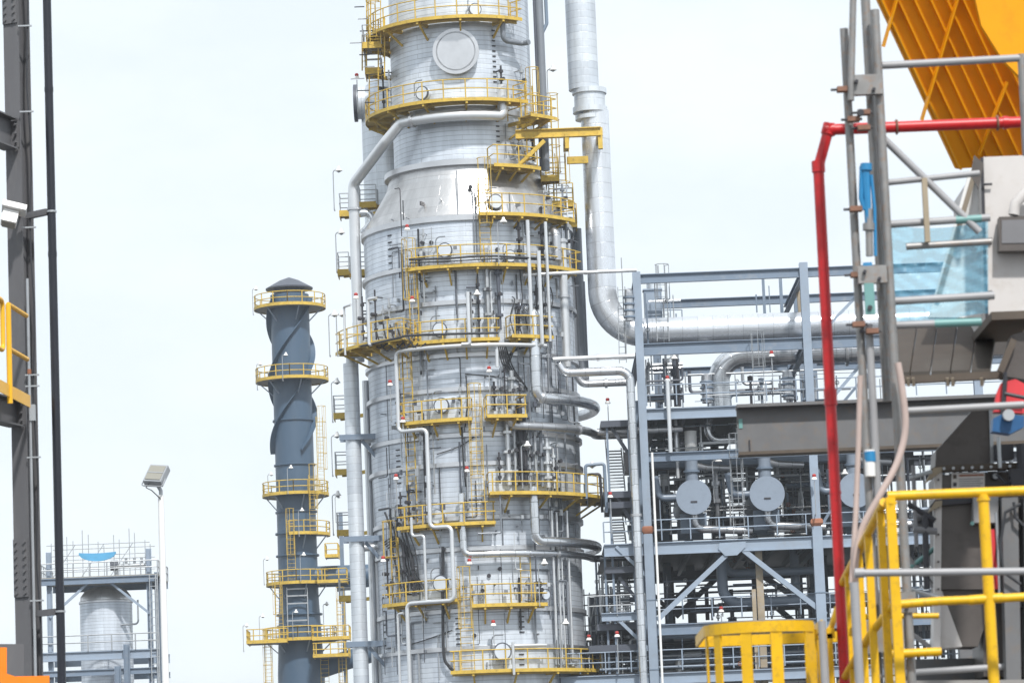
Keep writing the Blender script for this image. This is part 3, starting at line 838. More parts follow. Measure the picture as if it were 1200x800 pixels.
for k, (px, p0, p1, r) in enumerate(((667, 255, 440, .2), (676, 268, 445, .26), (683, 330, 445, .12))):
    a = P(px, p0, 201.5); b = solve_y(a, Z, p1)
    tag(MB().tube([b, a], r, 12).build('riser_pipe', 'grey_pipe'), ('dark grey pipe nearest the shell, left of the big elbow', 'thick dark grey pipe in the gap left of the big elbow', 'thin dark pipe tucked against the big elbow')[k], 'pipe')
for k, (px, p0, p1, r, w) in enumerate(((646, 595, 778, .07, 'first'), (652, 600, 776, .055, 'second'), (658, 650, 778, .05, 'third'), (664, 598, 780, .07, 'fourth'))):
    tp(f'{w} from the left of four thin vertical lines on the lower right shell', (px, p0, RL + .35), [('v', p1)], r, 'white_pipe', n=8)
tp('small white level pipe under the lowest platform lamp', (602, 756, RL + .5), [('h', 640)], 0.1, 'white_pipe', n=8)
tp('thin white vertical pipe through the lowest platform', (601, 752, RL + 1.2), [('v', 790)], 0.08, 'white_pipe', n=8)
tp('thin grey drop pipe at right end of the lower central platform', (586, 580, RL + 1.2), [('v', 624), ('h', 560)], 0.05, 'grey_pipe', bend=0.1, n=8)
# dark vertical lines up the right of the upper shell
for k, (px, r, m, lab) in enumerate(((629, .22, 'grey_pipe', 'thick dark grey pipe up the right side of the upper shell'), (623.5, .09, 'steel_dark', 'thin dark pipe between upper shell and thick grey pipe'), (637, .1, 'steel', 'slim blue-grey pipe at right of the thick grey pipe'))):
    a = P(px, -60, 197.5); b = solve_y(a, Z, 60 if k == 2 else 200)
    pts = [a, b]
    if k == 2: pts = [a, solve_y(a, Z, 28), P(634, 42, 197.5), P(634, 60, 197.5)]
    tag(MB().tube(fillet(pts, 0.3), r, 12).build('riser_pipe', m), lab, 'pipe')
tp('grey S-bend pipe leaving under the topmost platform to the dark riser', (589, 28, RU + .7), [('v', 48), ('h', 612), ('r', RU + 1.2)], 0.15, 'grey_pipe', bend=0.5)
# flat header pipes between tower and rack
for (lab, st, mv, r, m) in (
    ('thin white level pipe passing the big elbow at upper right', (613, 322, 194.5), [('h', 746)], .10, 'white_pipe'),
    ('pale level pipe running into the rack just below the big elbow', (648, 421, 195.0), [('h', 744)], .14, 'white_pipe'),
    ('silver pipe bending down the first rack column after a level run', (655, 426, 195.2), [('to', 661, 437, 195.2), ('h', 738), ('v', 812)], .24, 'pipe'),
    ('lower dull twin pipe below the level silver run, right of the tower', (676, 440, 197.0), [('to', 682, 450, 197.0), ('h', 742)], .2, 'pipe_dull'),
    ('dull silver level pipe entering the rack above the stair', (700, 506, 197.2), [('h', 800)], .19, 'pipe_dull')):
    thing_tube('header_pipe', lab, 'pipe', route(st, *mv), r, m, 14, bend=r * 2.6, flanges=(0.55,))
# ------------------------------------------------------------------ flue stack far behind on the left
SY = 320.0
sp = P(340, 372, SY); SX = sp.x; SAX = (SX, SY); SR = 1.74
stack = thing('flue_stack', 'blue-grey flue stack with spiral fins, conical cap and ring platforms', 'chimney', (SX, SY, 0))
def sz(py, px=None): 
    return solve_y(Vector((SX, SY, 20)), Z, py).z
def spt(a, r, z): return Vector((SX + r * math.sin(R(a)), SY - r * math.cos(R(a)), z))
zt = sz(346)
MB().lathe(SAX, [(SR * 1.22, 0), (SR * 1.2, sz(790)), (SR * 1.02, sz(700)), (SR, sz(560)), (SR, zt)], 48).build('stack_shell', 'stack', stack)
MB().lathe(SAX, [(SR * 0.8, zt), (SR * 0.8, sz(338))], 32).build('cap_collar', 'steel_dark', stack)
MB().lathe(SAX, [(2.12, sz(338) - 0.12), (2.14, sz(338)), (0.9, sz(329)), (0.05, sz(325))], 40).build('rain_cap', 'steel_dark', stack)
for py in (493, 545, 600, 625, 651, 720, 733, 790):
    z = sz(py); rr = SR * (1.02 if py < 620 else 1.06 if py < 700 else 1.13)
    MB().lathe(SAX, [(rr, z - 0.09), (rr + 0.10, z - 0.07), (rr + 0.10, z + 0.07), (rr, z + 0.09)], 40, caps=False).build('shell_ring', 'stack', stack)
for k in range(3):
    fin = MB(); N = 64; y0, y1 = 350, 530
    prev = None
    for i in range(N + 1):
        py = y0 + (y1 - y0) * i / N; z = sz(py); a = -90 + (525 - py) / 219 * 360 + k * 120
        tz = 0.06
        cur = [spt(a, SR - 0.02, z - tz), spt(a, SR + 0.44, z - tz), spt(a, SR + 0.44, z + tz), spt(a, SR - 0.02, z + tz)]
        if prev:
            for e in range(4): fin.quad(prev[e], cur[e], cur[(e + 1) % 4], prev[(e + 1) % 4])
        prev = cur
    fin.build('spiral_fin', 'stack', stack)
def s_platform(py, ro, a0=0, a1=360, rr=SR, strut=True, ext=None):
    z = sz(py)
    pf = MB().sector(SAX, rr + 0.02, ro - 0.04, a0, a1, z - 0.06, z, 10).build('platform', 'grating', stack)
    MB().sector(SAX, ro - 0.04, ro, a0, a1, z - 0.16, z + 0.12, 10).build('toe_board', 'yellow', pf)
    n = max(3, int((a1 - a0) / 12)); e = [spt(a0 + (a1 - a0) * k / n, ro - 0.05, z) for k in range(n + 1)]
    if ext: e = e
    rail_run(MB(), e, 1.1, 1.3, 0.045, (0.55,)).build('railing', 'yellow', pf)
    if strut:
        for a in (-90, -40, 20, 80):
            if a0 <= a <= a1 or a0 <= a + 360 <= a1 or a1 - a0 > 350:
                MB().bar(spt(a, rr, z - 1.3), spt(a, ro - 0.3, z - 0.14), 0.09, 0.09).build('strut', 'steel_light', pf)
    return z
s_platform(361, 3.25); s_platform(446, 3.3)
s_platform(580, 3.0); s_platform(627, 3.0, -10, 120); s_platform(684, 2.9); s_platform(750, 3.3)
def s_box(px0, px1, py, Y, depth):
    p0 = P(px0, py, Y); p1 = solve_x(p0, X, px1); c = (p0 + p1) / 2 + Y_ * depth / 2; w = (p1 - p0).length
    pf = MB().box(c - Z * 0.04, w, depth, 0.08).build('platform', 'grating', stack)
    tb = MB()
    for a, b in ((p0, p1), (p0, p0 + Y_ * depth), (p1, p1 + Y_ * depth)): tb.bar(a, b, 0.06, 0.3)
    tb.build('toe_board', 'yellow', pf)
    rail_run(MB(), [p1 + Y_ * depth, p1, p0, p0 + Y_ * depth], 1.1, 1.2, 0.045, (0.55,)).build('railing', 'yellow', pf)
s_box(372, 406, 681, 316.5, 3); s_box(289, 336, 752, 316, 4); s_box(366, 409, 748, 316.6, 3); s_box(367, 408, 768, 315.5, 3.5); s_box(381, 396, 651, 318, 2.5)
for px, p0, p1, dx in ((366, 556, 626, 0.2), (340, 608, 680, 0), (326, 684, 750, -0.3), (374, 488, 580, 0.8), (314, 750, 830, -0.2), (380, 766, 800, 0.1), (399, 700, 830, 0)):
    a = P(px, p0, SY - 2.7); b = solve_y(a, Z, p1); ladder(stack, a, b, (dx, -1, 0), 0.7, 'yellow', True)
# breeching ducts going right behind the tower
dA = P(360, 676, SY); 
MB().tube([dA, dA + X * 9], 0.95, 20).build('breeching_duct', 'stack', stack)
MB().tube([dA + X * 2.6 - Z * 0.8, dA + X * 9 - Z * 0.1], 0.6, 12).build('breeching_duct', 'stack', stack)
dB = P(362, 772, SY); MB().tube([dB - Z * 1.2, dB + X * 3.4 - Z * 0.2, dB + X * 9 + Z * 1.2], 0.85, 18).build('breeching_duct', 'stack', stack)
pc = P(399, 600, 326); b = Vector((pc.x, pc.y, 0)); MB().bar(b, pc, 0.35, 0.35, X).build('duct_post', 'steel', stack)
fr = MB()
for py in (690, 698, 707, 727): fr.bar(P(336, py, SY - 2.1), P(360, py - 1, SY - 2.1), 0.07, 0.12)
for px in (336, 360): fr.bar(P(px, 688, SY - 2.1), P(px + 1.6, 742, SY - 2.1), 0.08, 0.08)
fr.build('sampling_frame', 'galv', stack)

# ------------------------------------------------------------------ lamps
def lamp_proto(h, label):
    t = thing('area_lamp', label, 'lamp', (0, 0, 0), 'small area lamps on the plant platforms')
    MB().tube(fillet([(0, 0, 0), (0, 0, h), (0.28, -0.1, h + 0.12)], 0.15), 0.032, 6).build('pole', 'galv', t)
    hd = MB().lathe((0.34, -0.12), [(0.07, h + 0.26), (0.10, h + 0.14), (0.22, h - 0.02)], 10).build('lamp_hood', 'white_paint', t)
    MB().lathe((0.34, -0.12), [(0.02, h - 0.12), (0.10, h - 0.08), (0.13, h - 0.01)], 8).build('glass_globe', 'galv', t)
    MB().bar((0, 0, 0.12), (0, 0.8, 0.12), 0.05, 0.05).build('wall_bracket', 'galv', t)
    return t
LP = lamp_proto(2.3, 'x'); _lu = [False]
def lamp(px, py, Y, label, hgt=2.3):
    """px,py = lamp head"""
    p = P(px, py, Y) - Vector((0.34, -0.12, hgt))
    if not _lu[0]:
        _lu[0] = True; LP.location = p; LP['label'] = label; return LP
    return copy_tree(LP, p, label=label)
def beacon_proto():
    t = thing('warning_beacon', 'x', 'beacon', (0, 0, 0), 'red and white beacons on posts')
    MB().cyl((0, 0, 0), (0, 0, 1.9), 0.03, 6).build('post', 'galv', t)
    MB().lathe((0, 0), [(0.17, 1.98), (0.14, 2.08), (0.08, 2.13)], 10).build('lower_hood', 'white_paint', t)
    MB().lathe((0, 0), [(0.10, 2.13), (0.12, 2.22), (0.07, 2.29)], 10).build('red_lens', 'red_paint', t)
    MB().bar((0, 0, 0.1), (0, 0.9, 0.1), 0.05, 0.05).build('wall_bracket', 'galv', t)
    return t
BP = beacon_proto(); _bu = [False]
def beacon(px, py, Y, label):
    p = P(px, py, Y) - Vector((0, 0, 2.2))
    if not _bu[0]:
        _bu[0] = True; BP.location = p; BP['label'] = label; return BP
    return copy_tree(BP, p, label=label)
for px, py, lab in ((300, 339, 'lamp at the left edge of the topmost stack platform'), (335, 416, 'lamp standing at centre of the second stack platform'), (305, 427, 'lamp at left edge of the second stack platform'),
        (341, 548, 'lamp in front of the stack on the third ring platform'), (318, 556, 'lamp at left edge of the third stack platform'), (354, 598, 'lamp in front of the stack on the half platform'),
        (356, 650, 'lamp in front of the stack on the ducted platform'), (313, 655, 'lamp at left edge of the ducted stack platform'), (347, 717, 'lamp centred on the lowest stack platform'),
        (308, 722, 'lamp left of the stack on the lowest platform'), (289, 733, 'lamp at the far left tip of the lowest stack platform'), (383, 708, 'lamp right of the stack above the lower duct'), (397, 582, 'lamp between the stack and the tower above the upper duct')):
    lamp(px, py, 316.5 if 325 < px < 360 else 319, lab)
for px, py, Y, lab in ((397, 200, 203, 'lamp left of the tall riser beside the cone'), (400, 273, 203, 'lamp left of the riser below the cone'), (392, 369, 196, 'lamp on the far left corner of the crowded mid platform'),
        (401, 369, 197, 'second lamp from the left on the crowded mid platform'), (395, 448, 204, 'lamp above the upper of the left flank ledges'), (395, 511, 204, 'lamp above the second left flank ledge'), (396, 580, 204, 'lamp above the third left flank ledge'),
        (590, 260, 192.6, 'white hooded lamp just under the cone platform'), (559, 345, 193.0, 'white hooded lamp over the mid platform centre'), (638, 660, 193.6, 'bright hooded lamp over the right end of the lower central platform'),
        (663, 730, 194.6, 'white hooded lamp at the lower right of the shell'), (618, 522, 193.2, 'white hooded lamp among the gauges of the long curved platform'), (648, 82, 199, 'lamp on the small outrigger platform right of the upper shell'),
        (694, 546, 197, 'lamp in the gap between curved platform and stair'), (790, 420, 197.5, 'lamp on the upper rack deck below the big line'), (842, 540, 197, 'white hooded lamp between the two round exchangers'),
        (990, 555, 197.5, 'lamp right of the second exchanger near the red pipe')):
    lamp(px, py, Y, lab)
for px, py, Y, lab in ((477, 265, 193.6, 'beacon left of the ladder below the cone'), (417, 345, 196, 'beacon over the crowded left mid platform'), (483, 349, 193.4, 'beacon beside the ladder above the mid platform'), (573, 431, 193.3, 'beacon in front of the black cable bundle'),
        (457, 447, 194.4, 'beacon beside the white stepped line at upper left'), (547, 548, 193.4, 'beacon left of the cage ladder below mid height'), (464, 557, 194.3, 'beacon on the bare shell left of the white stepped line'), (449, 653, 194.6, 'beacon at the lower left shell edge'),
        (550, 656, 193.5, 'beacon just under the long level silver pipe'), (578, 728, 193.5, 'beacon on the bare shell above the lowest platform'), (472, 490, 194.2, 'beacon at left end of the platform with a manway'), (418, 88, 201, 'beacon above the side nozzle at upper left'),
        (715, 578, 195.5, 'beacon beside the stair at its middle landing'), (954, 557, 195.2, 'beacon on the second rack column'), (723, 741, 195.5, 'beacon below the annex walkway left of the first column'), (782, 442, 195.8, 'dark red beacon on the upper rack deck near first column'),
        (904, 413, 195.6, 'beacon over the upper rack deck right of the big elbow pipe'), (845, 712, 197, 'beacon under the rack between the crossed braces'), (712, 468, 199, 'orange lit beacon in the gap right of the tower at mid height'), (690, 745, 198, 'beacon beside the tower foot at lower right')):
    beacon(px, py, Y, lab)

# ------------------------------------------------------------------ far vessel in its frame, lower left
VY = 300.0
vc = P(125, 740, VY)
vf = thing('vessel_frame', 'grey steel frame with upper deck and scaffold rails around the silver drum', 'steel frame', (vc.x, VY, 0))
zd = P(125, 679, VY).z; zl1 = P(125, 770, VY).z
x0, x1 = P(53, 680, VY).x, P(190, 680, VY).x
for xx in (P(64, 700, VY).x, P(180, 700, VY).x):
    for yy in (VY - 3.2, VY + 4.5):
        MB().ibeam((xx, yy, 0), (xx, yy, zd + (2.2 if yy < VY else 0.3)), 0.42, 0.42, 0.05, 0.05).build('column', 'steel_light', vf)
xr = P(186, 700, VY).x
MB().ibeam((xr, VY - 1, 0), (xr, VY - 1, zd + 0.4), 0.42, 0.42, 0.05, 0.05).build('column', 'steel', vf)
MB().box(((x0 + x1) / 2, VY + 0.6, zd), x1 - x0, 8.5, 0.12).build('deck', 'grating', vf)
for yy in (VY - 3.6, VY + 4.8): MB().ibeam((x0, yy, zd - 0.3), (x1, yy, zd - 0.3), 0.3, 0.55, 0.06, 0.05).build('beam', 'steel', vf)
for yy in (VY - 3.6, VY + 4.8):
    MB().ibeam((x0, yy, zl1), (x1, yy, zl1), 0.35, 0.75, 0.08, 0.06).build('beam', 'steel_light', vf)
    MB().ibeam((x0, yy, zl1 - 1.4), (x1, yy, zl1 - 1.4), 0.3, 0.5, 0.06, 0.05).build('beam', 'steel', vf)
MB().ibeam((P(155, 780, VY).x, VY - 3.9, 0), (P(155, 780, VY).x, VY - 3.9, zl1 + 0.8), 0.5, 0.5, 0.06, 0.06).build('column', 'steel', vf)
MB().ibeam((P(145, 780, VY).x, VY - 4.4, 0), (P(145, 780, VY).x, VY - 4.4, zl1 - 1.0), 0.5, 0.5, 0.06, 0.06).build('column', 'steel', vf)
for s, px in ((1, 64), (-1, 180)):
    xx = P(px, 700, VY).x
    MB().bar((xx, VY - 3.3, zd - 3.2), (xx + s * 3.2, VY - 3.3, zd - 0.5), 0.18, 0.2).build('brace', 'steel_light', vf)
e = [(x0, VY + 4.8, zd + .06), (x0, VY - 3.6, zd + .06), (x1, VY - 3.6, zd + .06), (x1, VY + 4.8, zd + .06)]
rail_run(MB(), e, 1.15, 1.4, 0.05, (0.6,)).build('railing', 'galv', vf)
e = [(x0, VY - 3.8, zl1 + .38), (x1, VY - 3.8, zl1 + .38)]
rail_run(MB(), e, 1.3, 1.9, 0.05, (0.7,)).build('railing', 'galv', vf)
sc = MB(); sx0, sx1 = P(65, 650, VY).x, P(174, 650, VY).x
for k in range(7):
    xx = sx0 + (sx1 - sx0) * k / 6
    for yy in (VY - 2.6, VY + 1.5): sc.tube([(xx, yy, zd), (xx, yy, zd + 3.0 + 0.5 * (k % 3))], 0.035, 5)
for hh in (0.9, 1.9, 2.8):
    for yy in (VY - 2.6, VY + 1.5): sc.tube([(sx0 - .4, yy, zd + hh), (sx1 + .4, yy, zd + hh)], 0.035, 5)
for k in range(3): sc.tube([(sx0 + k * 2.4, VY - 2.6, zd), (sx0 + k * 2.4 + 2.0, VY - 2.6, zd + 2.8)], 0.03, 5)
sc.build('scaffold_tubes', 'galv', vf)
rt = MB(); xl = P(188.5, 700, VY).x
for yy in (VY - 3.9, VY - 2.6): rt.bar((xl, yy, 0), (xl, yy, zd), 0.1, 0.1, X)
for k in range(46): rt.bar((xl, VY - 3.9, k * zd / 46), (xl, VY - 2.6, k * zd / 46), 0.07, 0.05)
for xx2 in (xl - .5, xl + .15):
    rt.bar((xx2, VY - 3.95, 0), (xx2, VY - 3.95, zd), 0.07, 0.07, X)
for k in range(40): rt.bar((xl - .5, VY - 3.95, 0.3 + k * zd / 40), (xl + .15, VY - 3.95, 0.3 + k * zd / 40), 0.04, 0.05)
rt.build('access_ladder', 'galv', vf)
vz = P(125, 692, VY).z
ves = thing('storage_drum', 'silver clad vertical drum with domed top inside the grey frame', 'vessel', (vc.x, VY, 0))
MB().lathe((vc.x, VY), [(2.18, zl1 - 6), (2.18, vz - 1.0)], 48).build('drum_shell', 'shell', ves)
MB().lathe((vc.x, VY), [(2.18, vz - 1.0), (2.1, vz - 0.45), (1.75, vz), (1.1, vz + 0.3), (0.02, vz + 0.4)], 48).build('domed_head', 'cone', ves)
MB().lathe((vc.x, VY), [(2.18, vz - 1.1), (2.26, vz - 1.05), (2.26, vz - 0.9), (2.18, vz - 0.85)], 48, caps=False).build('head_band', 'band', ves)
MB().tube(fillet([(vc.x + 1.4, VY - 1.7, vz - 3), (vc.x + 2.9, VY - 2.2, vz - 3), (vc.x + 2.9, VY - 2.2, vz - 1)], 0.3), 0.08, 8).build('nozzle', 'galv', ves)
# blue sheet slung across the scaffold
bs = MB(); NS = 14
mat('blue_sheet', (0.10, 0.36, 0.60), 0.5, var=0.12, vscale=1.5)
prev = None
for k in range(NS + 1):
    u = k / NS; xx = P(97, 650, VY).x + (P(140, 650, VY).x - P(97, 650, VY).x) * u
    sag = 0.25 * math.sin(math.pi * u); hh = 0.16 + 0.5 * math.sin(math.pi * u) ** 0.5
    c = [Vector((xx, VY - 2.75, zd + 2.1 - sag * 0.3)), Vector((xx, VY - 2.72, zd + 2.1 - sag * 0.3 - hh)), Vector((xx, VY - 2.55, zd + 2.1 - sag * 0.3 - hh)), Vector((xx, VY - 2.58, zd + 2.1 - sag * 0.3))]
    if prev:
        for e in range(4): bs.quad(prev[e], c[e], c[(e + 1) % 4], prev[(e + 1) % 4])
    prev = c
tag(bs.build('blue_sheet', 'blue_sheet'), 'bright blue plastic sheet tied across the scaffold over the silver drum', 'sheet')
va = thing('relief_valve', 'dark relief valve and pipework on the deck above the silver drum', 'valve', (P(140, 672, VY).x, VY - 2, zd + .06))
q = wloc(va); MB().tube(fillet([q, q + Z * 0.9, q + Vector((2.6, 0, 0.9)), q + Vector((2.6, 0, 0.1))], 0.3), 0.17, 10).build('valve_pipe', 'galv', va)
MB().cyl(q + Vector((-0.5, 0, 0.95)), q + Vector((0.1, 0, 0.95)), 0.42, 12).build('valve_body', 'steel_dark', va)
for dx in (0.8, 1.5, 2.1): MB().cyl(q + Vector((dx, 0, 0.9)), q + Vector((dx, 0, 1.5)), 0.12, 8).build('valve_bonnet', 'galv', va)

# ------------------------------------------------------------------ floodlight pole, left
FY = 90.0
fp = P(188.5, 580, FY)
fl = thing('floodlight_pole', 'tall white pole with one square floodlight tilted at its top', 'floodlight', (fp.x, FY, 0))
MB().tube([(fp.x, FY, 0), (fp.x, FY, fp.z)], 0.11, 14, r1=0.075).build('pole', 'white_paint', fl)
mat('lamp_glass', (0.30, 0.29, 0.25), 0.12, 0.2)
hc = P(183.5, 557, FY)
MB().tube([(fp.x, FY, fp.z), (fp.x, FY, fp.z + 0.12), hc - Z * 0.2], 0.05, 8).build('neck', 'galv', fl)
def tilted_box(c, ax, ay, az, sx, sy, sz_):
    ax, ay, az = Vector(ax).normalized(), Vector(ay).normalized(), Vector(az).normalized()
    pts = []
    for k in (-1, 1):
        for i, j in ((-1, -1), (1, -1), (1, 1), (-1, 1)): pts.append(Vector(c) + ax * (i * sx / 2) + ay * (j * sy / 2) + az * (k * sz_ / 2))
    return pts
ax = Vector((0.93, -0.35, -0.12)).normalized(); az = Vector((0.30, 0.55, 0.78)); ay = az.cross(ax).normalized(); az = ax.cross(ay).normalized()
hb = MB().hexa(tilted_box(hc, ax, ay, az, 0.50, 0.20, 0.56)).build('lamp_housing', 'galv', fl)
MB().hexa(tilted_box(hc - ay * 0.11, ax, ay, az, 0.42, 0.02, 0.46)).build('lamp_glass', 'lamp_glass', hb)
MB().hexa(tilted_box(hc - ay * 0.125, ax, ay, az, 0.44, 0.01, 0.025)).build('glass_bar', 'galv', hb)
MB().tube(fillet([hc + ax * 0.28 - az * 0.1, hc + ax * 0.3 - az * 0.36, hc - ax * 0.3 - az * 0.36, hc - ax * 0.28 - az * 0.1], 0.08), 0.02, 6).build('yoke', 'galv', fl)
MB().tube([hc - az * 0.28 - ax * 0.1, hc - az * 0.42 - ax * 0.14, hc - az * 0.5 + ax * 0.05, Vector((fp.x, FY - 0.08, fp.z - 0.1))], 0.014, 5).build('lead_cable', 'cable', fl)

# ------------------------------------------------------------------ steel column with black downpipe, far left foreground
mat('col_paint', (0.115, 0.115, 0.123), 0.55, var=0.12, vscale=2.5, dirt=(0.17, 0.165, 0.16), dirt_amt=0.5, streak=True)
mat('black_pipe', (0.012, 0.014, 0.022), 0.35, var=0.2, vscale=3)
mat('rail_yellow', (0.82, 0.43, 0.012), 0.4, var=0.06, vscale=4)
mat('yellow_gloss', (0.72, 0.42, 0.010), 0.4, var=0.09, vscale=7.0, dirt=(0.36, 0.21, 0.03), dirt_amt=0.75, spec=0.35)
LY = 44.0
lc = P(29, 500, LY); LXc = lc.x
lcol = thing('steel_column', 'dark grey steel H-column with bolted splices at the left edge', 'column', (LXc, LY, 0))
fdir = Vector((-0.45, -0.9, 0)).normalized(); sdir = Vector((fdir.y, -fdir.x, 0))
zt = P(12, -40, LY).z
def hcol(mb, c, z0, z1, w, h, tf, tw):
    c = Vector(c)
    for k in (-1, 1):
        q = c + fdir * (k * (h / 2 - tf / 2)); mb.bar((q.x, q.y, z0), (q.x, q.y, z1), w, tf, fdir)
    mb.bar((c.x, c.y, z0), (c.x, c.y, z1), tw, h - 2 * tf, fdir)
    return mb
hcol(MB(), (LXc, LY, 0), 0, zt, 0.22, 0.26, 0.02, 0.014).build('column_section', 'col_paint', lcol)
for py0, py1 in ((-10, 30), (632, 700)):
    z0, z1 = P(30, py1, LY).z, P(30, py0, LY).z; q = Vector((LXc, LY, 0)) + fdir * 0.142
    pl = MB().bar((q.x, q.y, z0), (q.x, q.y, z1), 0.21, 0.022, fdir).build('splice_plate', 'col_paint', lcol)
    n = 8 if py0 > 100 else 5
    for i in range(n):
        for s in (-1, 1):
            b = q + sdir * (s * 0.065) + Z * (z0 + (z1 - z0) * (i + 0.5) / n)
            MB().cyl(b, b + fdir * 0.035, 0.019, 6).build('bolt', 'col_paint', pl)
# beams reaching towards the viewer on the left
for (py0, h, nm) in ((160, 0.40, 'beam'), (486, 0.34, 'beam')):
    c = Vector((LXc - 0.08, LY - 0.14, P(20, py0, LY).z)); dirb = Vector((-0.30, -0.95, 0)).normalized()
    b = MB().ibeam(c, c + dirb * 9, 0.2, h, 0.02, 0.014).build(nm, 'col_paint', lcol)
    cl = MB().bar(c - dirb * 0.02 + Z * h * 0.42, c - dirb * 0.02 - Z * h * 0.42, 0.22, 0.03, dirb).build('end_plate', 'col_paint', b)
    for i in range(3):
        for s in (-1, 1):
            q = c + sdir * s * 0.075 + Z * (h * (i - 1) * 0.28); MB().cyl(q, q + fdir * 0.04, 0.018, 6).build('bolt', 'col_paint', b)
c1 = Vector((LXc - 0.08, LY - 0.2, P(20, 486, LY).z))
dk = MB()
for k in range(16):
    q = c1 + Vector((-0.30, -0.95, 0)).normalized() * (0.3 + 0.35 * k)
    dk.bar(q + X * -0.05 - Z * 0.12, q - X * 2.2 - Z * 0.12, 0.06, 0.10)
dk.build('deck_ribs', 'steel_dark', lcol)
# yellow guard rail on that deck
gr = thing('guard_rail', 'bright yellow guard rail on the deck beside the left column', 'railing', c1 + Z * 0.17)
b0 = P(33, 474, 43.5); bd = Vector((-0.09, -0.99, 0)).normalized()
pts = [b0 + bd * 0.1 + X * .22, b0 + bd * 1.9, ]
for nm, hh in (('top_rail', 1.1), ('mid_rail', 0.56)):
    MB().tube([b0 + Z * hh, b0 + bd * 0.95 + Z * hh], 0.03, 10).build(nm, 'rail_yellow', gr)
    MB().tube(fillet([b0 + bd * 1.25 + Z * .8, b0 + bd * 1.25 + Z * 1.1, b0 + bd * 3.2 + Z * 1.1, b0 + bd * 3.2 + Z * .5, b0 + bd * 1.25 + Z * .5, b0 + bd * 1.25 + Z * .8], 0.08), 0.03, 10).build('rail_loop', 'rail_yellow', gr) if hh > 1 else None
for d in (.95,): MB().tube([b0 + bd * d - Z * 0.1, b0 + bd * d + Z * 1.1], 0.034, 10).build('post', 'rail_yellow', gr)
MB().bar(b0 + bd * -0.1 + Z * 0.05, b0 + bd * 6 + Z * 0.05, 0.012, 0.15).build('toe_board', 'rail_yellow', gr)
b2_ = P(39, 452, 44.6)
MB().tube([b2_ + Z * 0.25, b2_ + Z * 0.85], 0.03, 10).build('post', 'rail_yellow', gr)
# black downpipe
bp0 = P(55, 0, 43.6)
dp = thing('downpipe', 'slim black vertical downpipe clamped off the left column', 'pipe', (bp0.x, 43.6, 0))
MB().tube([(bp0.x, 43.6, 0), (bp0.x, 43.6, bp0.z + 0.6)], 0.052, 14).build('pipe_run', 'black_pipe', dp)
for py in (248, 716):
    q = solve_y(Vector((bp0.x, 43.6, 3)), Z, py)
    MB().bar(q - X * 0.05, q - X * 0.34 + Y_ * 0.25, 0.07, 0.075).build('stand_off', 'col_paint', dp)
    MB().cyl(q - Z * 0.012, q + Z * 0.012, 0.064, 12).build('clamp_band', 'galv', dp)
for py in (105, 298):
    q = solve_y(Vector((bp0.x, 43.6, 3)), Z, py); MB().cyl(q - Z * 0.03, q + Z * 0.03, 0.056, 14).build('coupling', 'black_pipe', dp)
# conduit and cable on the column edge
q = Vector((LXc, LY, 0)) + sdir * 0.0 + Vector((0.10, -0.22, 0))
cd = thing('conduit', 'thin grey conduit and cable clipped down the edge of the left column', 'conduit', (q.x, q.y, 0))
MB().tube([(q.x, q.y, 0), (q.x, q.y, P(30, 330, LY).z)], 0.018, 8).build('conduit_tube', 'galv', cd)
MB().tube([(q.x + .06 + 0.02 * math.sin(k * 1.7), q.y + .02, k * zt / 24) for k in range(25)], 0.012, 6).build('cable', 'cable', cd)
for py in (35, 135, 270, 442, 538, 705, 455):
    z = P(40, py, LY).z; MB().bar((q.x - 0.05, q.y, z), (q.x + 0.12, q.y, z), 0.03, 0.018).build('clip', 'galv', cd)
z = P(40, 486, LY).z; MB().box((q.x + 0.03, q.y, z), 0.07, 0.07, 0.2).build('conduit_box', 'galv', cd)
MB().cyl((q.x, q.y, P(40, 438, LY).z - .03), (q.x, q.y, P(40, 438, LY).z + .03), 0.025, 8).build('marker_band', 'orange_rust', cd)
# small floodlight on the column
fc = P(17, 250, LY - 0.45)
sf = thing('column_floodlight', 'small pale floodlight hanging on the left column', 'floodlight', fc)
ax = Vector((0.95, 0.1, -0.25)).normalized(); az = Vector((0.2, 0.3, 0.9)); ay = az.cross(ax).normalized(); az = ax.cross(ay).normalized()
MB().hexa(tilted_box(fc + Z * 0.06, ax, ay, az, 0.30, 0.22, 0.07)).build('housing_top', 'white_paint', sf)
MB().hexa(tilted_box(fc - Z * 0.06 - X * 0.06, ax, ay, az, 0.19, 0.17, 0.16)).build('lamp_body', 'white_paint', sf)
MB().hexa(tilted_box(fc - Z * 0.145 - X * 0.08, ax, ay, az, 0.16, 0.14, 0.012)).build('lens', 'lamp_glass', sf)
MB().bar(fc + Z * 0.05, Vector((LXc, LY - 0.15, fc.z + 0.03)), 0.05, 0.05).build('mount', 'galv', sf)
